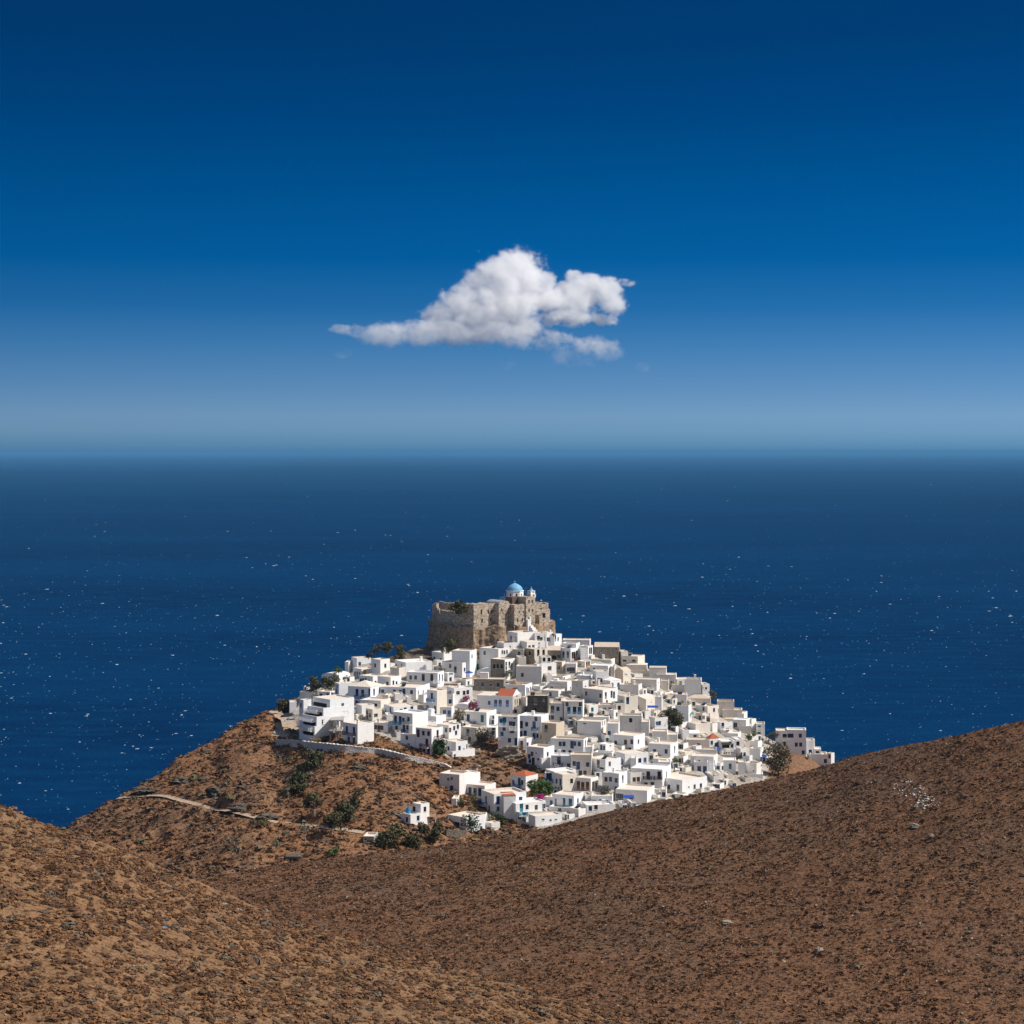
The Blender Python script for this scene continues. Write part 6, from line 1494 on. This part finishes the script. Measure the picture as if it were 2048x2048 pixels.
# ------------------------------------------------------------------ the cloud: a real volume, 4.6 km out
CLD = 20000.0
SC = CLD / 4600.0
kc = CLD / F / 2.683
cloud_c = P(648 + 900 / 2.683, 460 + 420 / 2.683, CLD)
ELL = [(1030, 235, 150, 150, 1), (930, 270, 150, 150, 1), (830, 320, 120, 120, 1), (740, 400, 120, 110, 1), (900, 410, 190, 140, 1), (1020, 400, 150, 150, 1), (1150, 265, 105, 95, 1), (1225, 290, 60, 75, .95),
       (640, 465, 110, 85, 1), (520, 560, 150, 80, 1), (370, 565, 130, 72, .95), (255, 565, 85, 75, .85), (700, 560, 170, 85, 1), (870, 540, 160, 90, .95), (1010, 560, 140, 80, .7),
       (1250, 370, 140, 85, 1), (1400, 360, 150, 105, 1), (1520, 325, 115, 95, 1), (1600, 285, 75, 70, .95), (1590, 390, 100, 80, .8), (1460, 270, 90, 55, .75), (1375, 245, 60, 45, .6), (1330, 300, 60, 50, .6), (1690, 262, 60, 26, .55), (1560, 470, 90, 40, .6),
       (1480, 630, 150, 70, .56), (1380, 680, 140, 62, .52), (1600, 660, 90, 50, .48), (1200, 590, 150, 70, .44), (120, 540, 80, 26, .47), (195, 548, 80, 40, .62), (90, 660, 60, 34, .46), (1800, 740, 46, 30, .44), (990, 715, 50, 40, .42), (620, 520, 120, 70, 1), (780, 480, 150, 90, 1), (1330, 460, 160, 55, .56), (1300, 600, 130, 40, .40), (1100, 520, 120, 80, .7)]
vol = bpy.data.volumes.new('cloud'); cloud = bpy.data.objects.new('cloud', vol); col.objects.link(cloud)
cloud.location = [float(q) for q in cloud_c]
cloud.rotation_euler = (0, 0, math.radians(34)); cloud.scale = (.96 / math.cos(math.radians(34)), 1, 1)      # its broad side is turned to the sun
setp(cloud, 'single white cumulus cloud with a ragged right arm over the sea', 'cloud')
g = bpy.data.node_groups.new('cloud_shape', 'GeometryNodeTree')
g.interface.new_socket('Geometry', in_out='INPUT', socket_type='NodeSocketGeometry'); g.interface.new_socket('Geometry', in_out='OUTPUT', socket_type='NodeSocketGeometry')
go = g.nodes.new('NodeGroupOutput'); vc = g.nodes.new('GeometryNodeVolumeCube'); sm = g.nodes.new('GeometryNodeSetMaterial')
X0, X1, Z0, Z1, Y1 = -900 * kc - 20 * SC, 980 * kc + 20 * SC, -400 * kc, 410 * kc, 210 * kc
vc.inputs['Min'].default_value = (X0, -Y1, Z0); vc.inputs['Max'].default_value = (X1, Y1, Z1)
VR = 2.4 * SC
vc.inputs['Resolution X'].default_value = int((X1 - X0) / VR); vc.inputs['Resolution Y'].default_value = int(2 * Y1 / VR); vc.inputs['Resolution Z'].default_value = int((Z1 - Z0) / VR)
def G(t, **k):
    n = g.nodes.new(t)
    for a, b in k.items(): setattr(n, a, b)
    return n
def gl(a, b): g.links.new(a, b)
pos = G('GeometryNodeInputPosition').outputs[0]
def gnoise(scale, detail, rough):
    n = G('ShaderNodeTexNoise'); n.inputs['Scale'].default_value = scale / SC; n.inputs['Detail'].default_value = detail; n.inputs['Roughness'].default_value = rough
    gl(pos, n.inputs['Vector']); return n
def gv(op, a, b):
    n = G('ShaderNodeVectorMath', operation=op)
    for i, v in ((0, a), (1, b)):
        if isinstance(v, tuple): n.inputs[i].default_value = v
        elif v is not None: gl(v, n.inputs[i])
    return n
def gmth(op, a, b, c=None):
    n = G('ShaderNodeMath', operation=op)
    for i, v in ((0, a), (1, b), (2, c)):
        if v is None: continue
        if isinstance(v, (int, float)): n.inputs[i].default_value = v
        else: gl(v, n.inputs[i])
    return n.outputs[0]
wn = gnoise(0.011, 4, .6)
wv = gv('SUBTRACT', wn.outputs['Color'], (.5, .5, .5)); ws = G('ShaderNodeVectorMath', operation='SCALE'); gl(wv.outputs[0], ws.inputs[0]); ws.inputs['Scale'].default_value = 30.0 * SC
wp = gv('ADD', pos, ws.outputs[0]).outputs[0]
best = None
crng = random.Random(4)
for (cx, cy, rx, ry, wt) in ELL:
    c = ((cx - 900) * kc, crng.uniform(-.25, .25) * rx * kc, (420 - cy + (cx - 900) * .035) * kc)
    s_ = gv('SUBTRACT', wp, c).outputs[0]
    dv = gv('DIVIDE', s_, (rx * kc, min(rx, 150) * .75 * kc, ry * kc)).outputs[0]
    ln = G('ShaderNodeVectorMath', operation='LENGTH'); gl(dv, ln.inputs[0])
    f = gmth('MULTIPLY', gmth('SUBTRACT', 1.0, ln.outputs['Value']), 1.0)
    f = gmth('MINIMUM', f, wt - 0.35) if wt < 1 else f
    best = f if best is None else gmth('MAXIMUM', best, f)
n1 = gnoise(0.021, 8, .66).outputs['Fac']; n3 = gnoise(0.085, 5, .7).outputs['Fac']; n2 = gnoise(0.0075, 3, .5).outputs['Fac']
vo = G('ShaderNodeTexVoronoi', feature='F1'); vo.inputs['Scale'].default_value = 0.03 / SC; gl(wp, vo.inputs['Vector'])
billow = gmth('SUBTRACT', 0.5, vo.outputs['Distance'])
f = gmth('ADD', gmth('MINIMUM', best, .45), gmth('MULTIPLY', gmth('SUBTRACT', n1, .5), 1.45)); f = gmth('ADD', f, gmth('MULTIPLY', gmth('SUBTRACT', n3, .5), .85)); f = gmth('ADD', f, gmth('MULTIPLY', billow, .30)); f = gmth('ADD', f, gmth('MULTIPLY', gmth('SUBTRACT', n2, .5), .30))
mrn = G('ShaderNodeMapRange', interpolation_type='SMOOTHSTEP'); gl(f, mrn.inputs[0]); mrn.inputs[1].default_value = 0.02; mrn.inputs[2].default_value = 0.44
# thin, dissolving base
sxz = G('ShaderNodeSeparateXYZ'); gl(pos, sxz.inputs[0])
bs = G('ShaderNodeMapRange'); gl(sxz.outputs[2], bs.inputs[0]); bs.inputs[1].default_value = (420 - 660) * kc; bs.inputs[2].default_value = (420 - 430) * kc; bs.inputs[3].default_value = .10; bs.inputs[4].default_value = 1.0
den = gmth('MULTIPLY', mrn.outputs[0], bs.outputs[0])
gl(den, vc.inputs['Density']); vc.inputs['Background'].default_value = 0.0
m = bpy.data.materials.new('cloud_vapour'); m.use_nodes = True; t = m.node_tree; t.nodes.clear()
o_ = N(t, 'ShaderNodeOutputMaterial'); pv_ = N(t, 'ShaderNodeVolumePrincipled'); at = N(t, 'ShaderNodeAttribute', attribute_name='density')
mm = N(t, 'ShaderNodeMath', operation='MULTIPLY'); mm.inputs[1].default_value = 0.047 / SC; t.links.new(at.outputs['Fac'], mm.inputs[0])
t.links.new(mm.outputs[0], pv_.inputs['Density']); pv_.inputs['Density Attribute'].default_value = ''
pv_.inputs['Color'].default_value = (0.995, 0.995, 0.995, 1); pv_.inputs['Anisotropy'].default_value = 0.0
t.links.new(pv_.outputs[0], o_.inputs['Volume'])
sm.inputs['Material'].default_value = m
gl(vc.outputs[0], sm.inputs[0]); gl(sm.outputs[0], go.inputs[0])
md = cloud.modifiers.new('shape', 'NODES'); md.node_group = g
vol.materials.append(m)
# ------------------------------------------------------------------ labels of the houses
LM = [('the castle', 945, 1240), ('the orange tiled house', 988, 1405), ('the dark stone ruin', 1075, 1412), ('the vaulted chapel', 978, 1350), ('the dark stone house', 976, 1370), ('the tall left apartment house', 645, 1440),
      ('the bright green pine', 879, 1495), ('the red shuttered house', 862, 1485), ('the long blue balcony', 939, 1444), ('the red roofed cube house', 1048, 1568), ('the great rock', 1015, 1500),
      ('the tan gabled stone house', 1213, 1306), ('the belfry fronted house', 1246, 1356), ('the gabled cream house', 1285, 1410), ('the light blue balcony', 1148, 1427), ('the tall grey block', 1262, 1450),
      ('the large dark tree', 1343, 1432), ('the small red pyramid roof', 1424, 1476), ('the shaggy tree', 1556, 1520), ('the right apartment block', 1594, 1485), ('the turquoise windows', 1130, 1605),
      ('the pale villa', 910, 1570), ('the orange porch roof', 1008, 1600), ('the turquoise door', 1460, 1530), ('the steep dark lane', 1370, 1530), ('the left skyline trees', 770, 1300), ('the magenta bougainvillea', 938, 1400)]
NUMW = ['', 'one', 'two', 'three', 'four', 'five', 'six', 'seven', 'eight']
ORD = ['nearest', 'second', 'third', 'fourth', 'fifth', 'sixth', 'seventh', 'eighth', 'ninth', 'tenth', 'eleventh', 'twelfth']
CN = dict(w='dark', b='blue', t='turquoise', g='green', r='dark red', o='brown', D='dark', p='grey blue', n='pale', y='yellow', L='open')
COLN = dict(W='white', V='white', O='off-white', C='cream', T='tan', B='beige', G='grey', S='stone', P='pale stone', N='brown', D='dark stone', K='concrete')
PN = dict(blue_paint='blue', red_paint='dark red', teal_paint='teal', white_paint='white', pale_blue_paint='light blue', navy_paint='navy', dark_wood='dark', grey_paint='grey', green_paint='green')
def feat(h):
    wk = tok.findall(h['w']); cnt = {}
    for q in wk: cnt[CN[q[2]]] = cnt.get(CN[q[2]], 0) + 1
    c = COLN[h['c'][-1]]
    size = ('tall ' if h['H'] > 8.5 else 'low ' if h['H'] < 3.8 else '') + ('long' if h['W'] > 16 else 'narrow' if h['W'] < 5 else '')
    s = (size.strip() + ' ' if size.strip() else '') + c + (' vaulted' if 'vault' in h['note'] else '') + ' house'
    if h['bal'] and PN.get(h['bal'][0][3], 'white') != 'white': s += ' with ' + PN[h['bal'][0][3]] + ' balcony'
    elif cnt:
        k = max(cnt, key=lambda q: cnt[q] + (1 if q not in ('dark',) else 0)); n = cnt[k]
        s += ' with ' + (f'{NUMW[min(n, 8)]} {k} opening' + ('s' if n > 1 else '') if n < 7 else f'many {k} openings')
    else: s += ' with blank walls'
    return s
auto = [h for h in HOUSES if not h['lab']]
cells = {}
for h in auto:
    best = min(LM, key=lambda l: math.hypot((h['px'] - l[1]), (h['py'] - l[2]) * 1.3))
    dx, dy = h['px'] - best[1], (h['py'] - best[2]) * 1.3
    dirn = ('right of' if dx > 0 else 'left of') if abs(dx) > abs(dy) else ('below' if dy > 0 else 'above')
    h['rel'] = (dirn, best[0]); h['dist'] = math.hypot(dx, dy)
    h['ft'] = feat(h)
    cells.setdefault((h['ft'], dirn, best[0]), []).append(h)
for key, hs in cells.items():
    hs.sort(key=lambda h: h['dist'])
    for i, h in enumerate(hs):
        far = 'close ' if h['dist'] < 30 else ''
        h['lab'] = (f"{h['ft']}, {far}{key[1]} {key[2]}" if len(hs) == 1 else f"{h['ft']}, {ORD[i]} such {key[1]} {key[2]}")
used = set()
for h in HOUSES:
    lb = h['lab']
    if len(lb.split()) > 16: lb = lb.replace('low narrow', 'small').replace(' with dark red', ' with red').replace(' such', '')
    lb = ' '.join(lb.split()[:16])
    if lb in used: lb = lb + ' again'
    used.add(lb)
    setp(h['o'], lb, h['kind'].replace('_', ' '), 'houses of the hilltop village' if h['kind'] == 'house' else None)
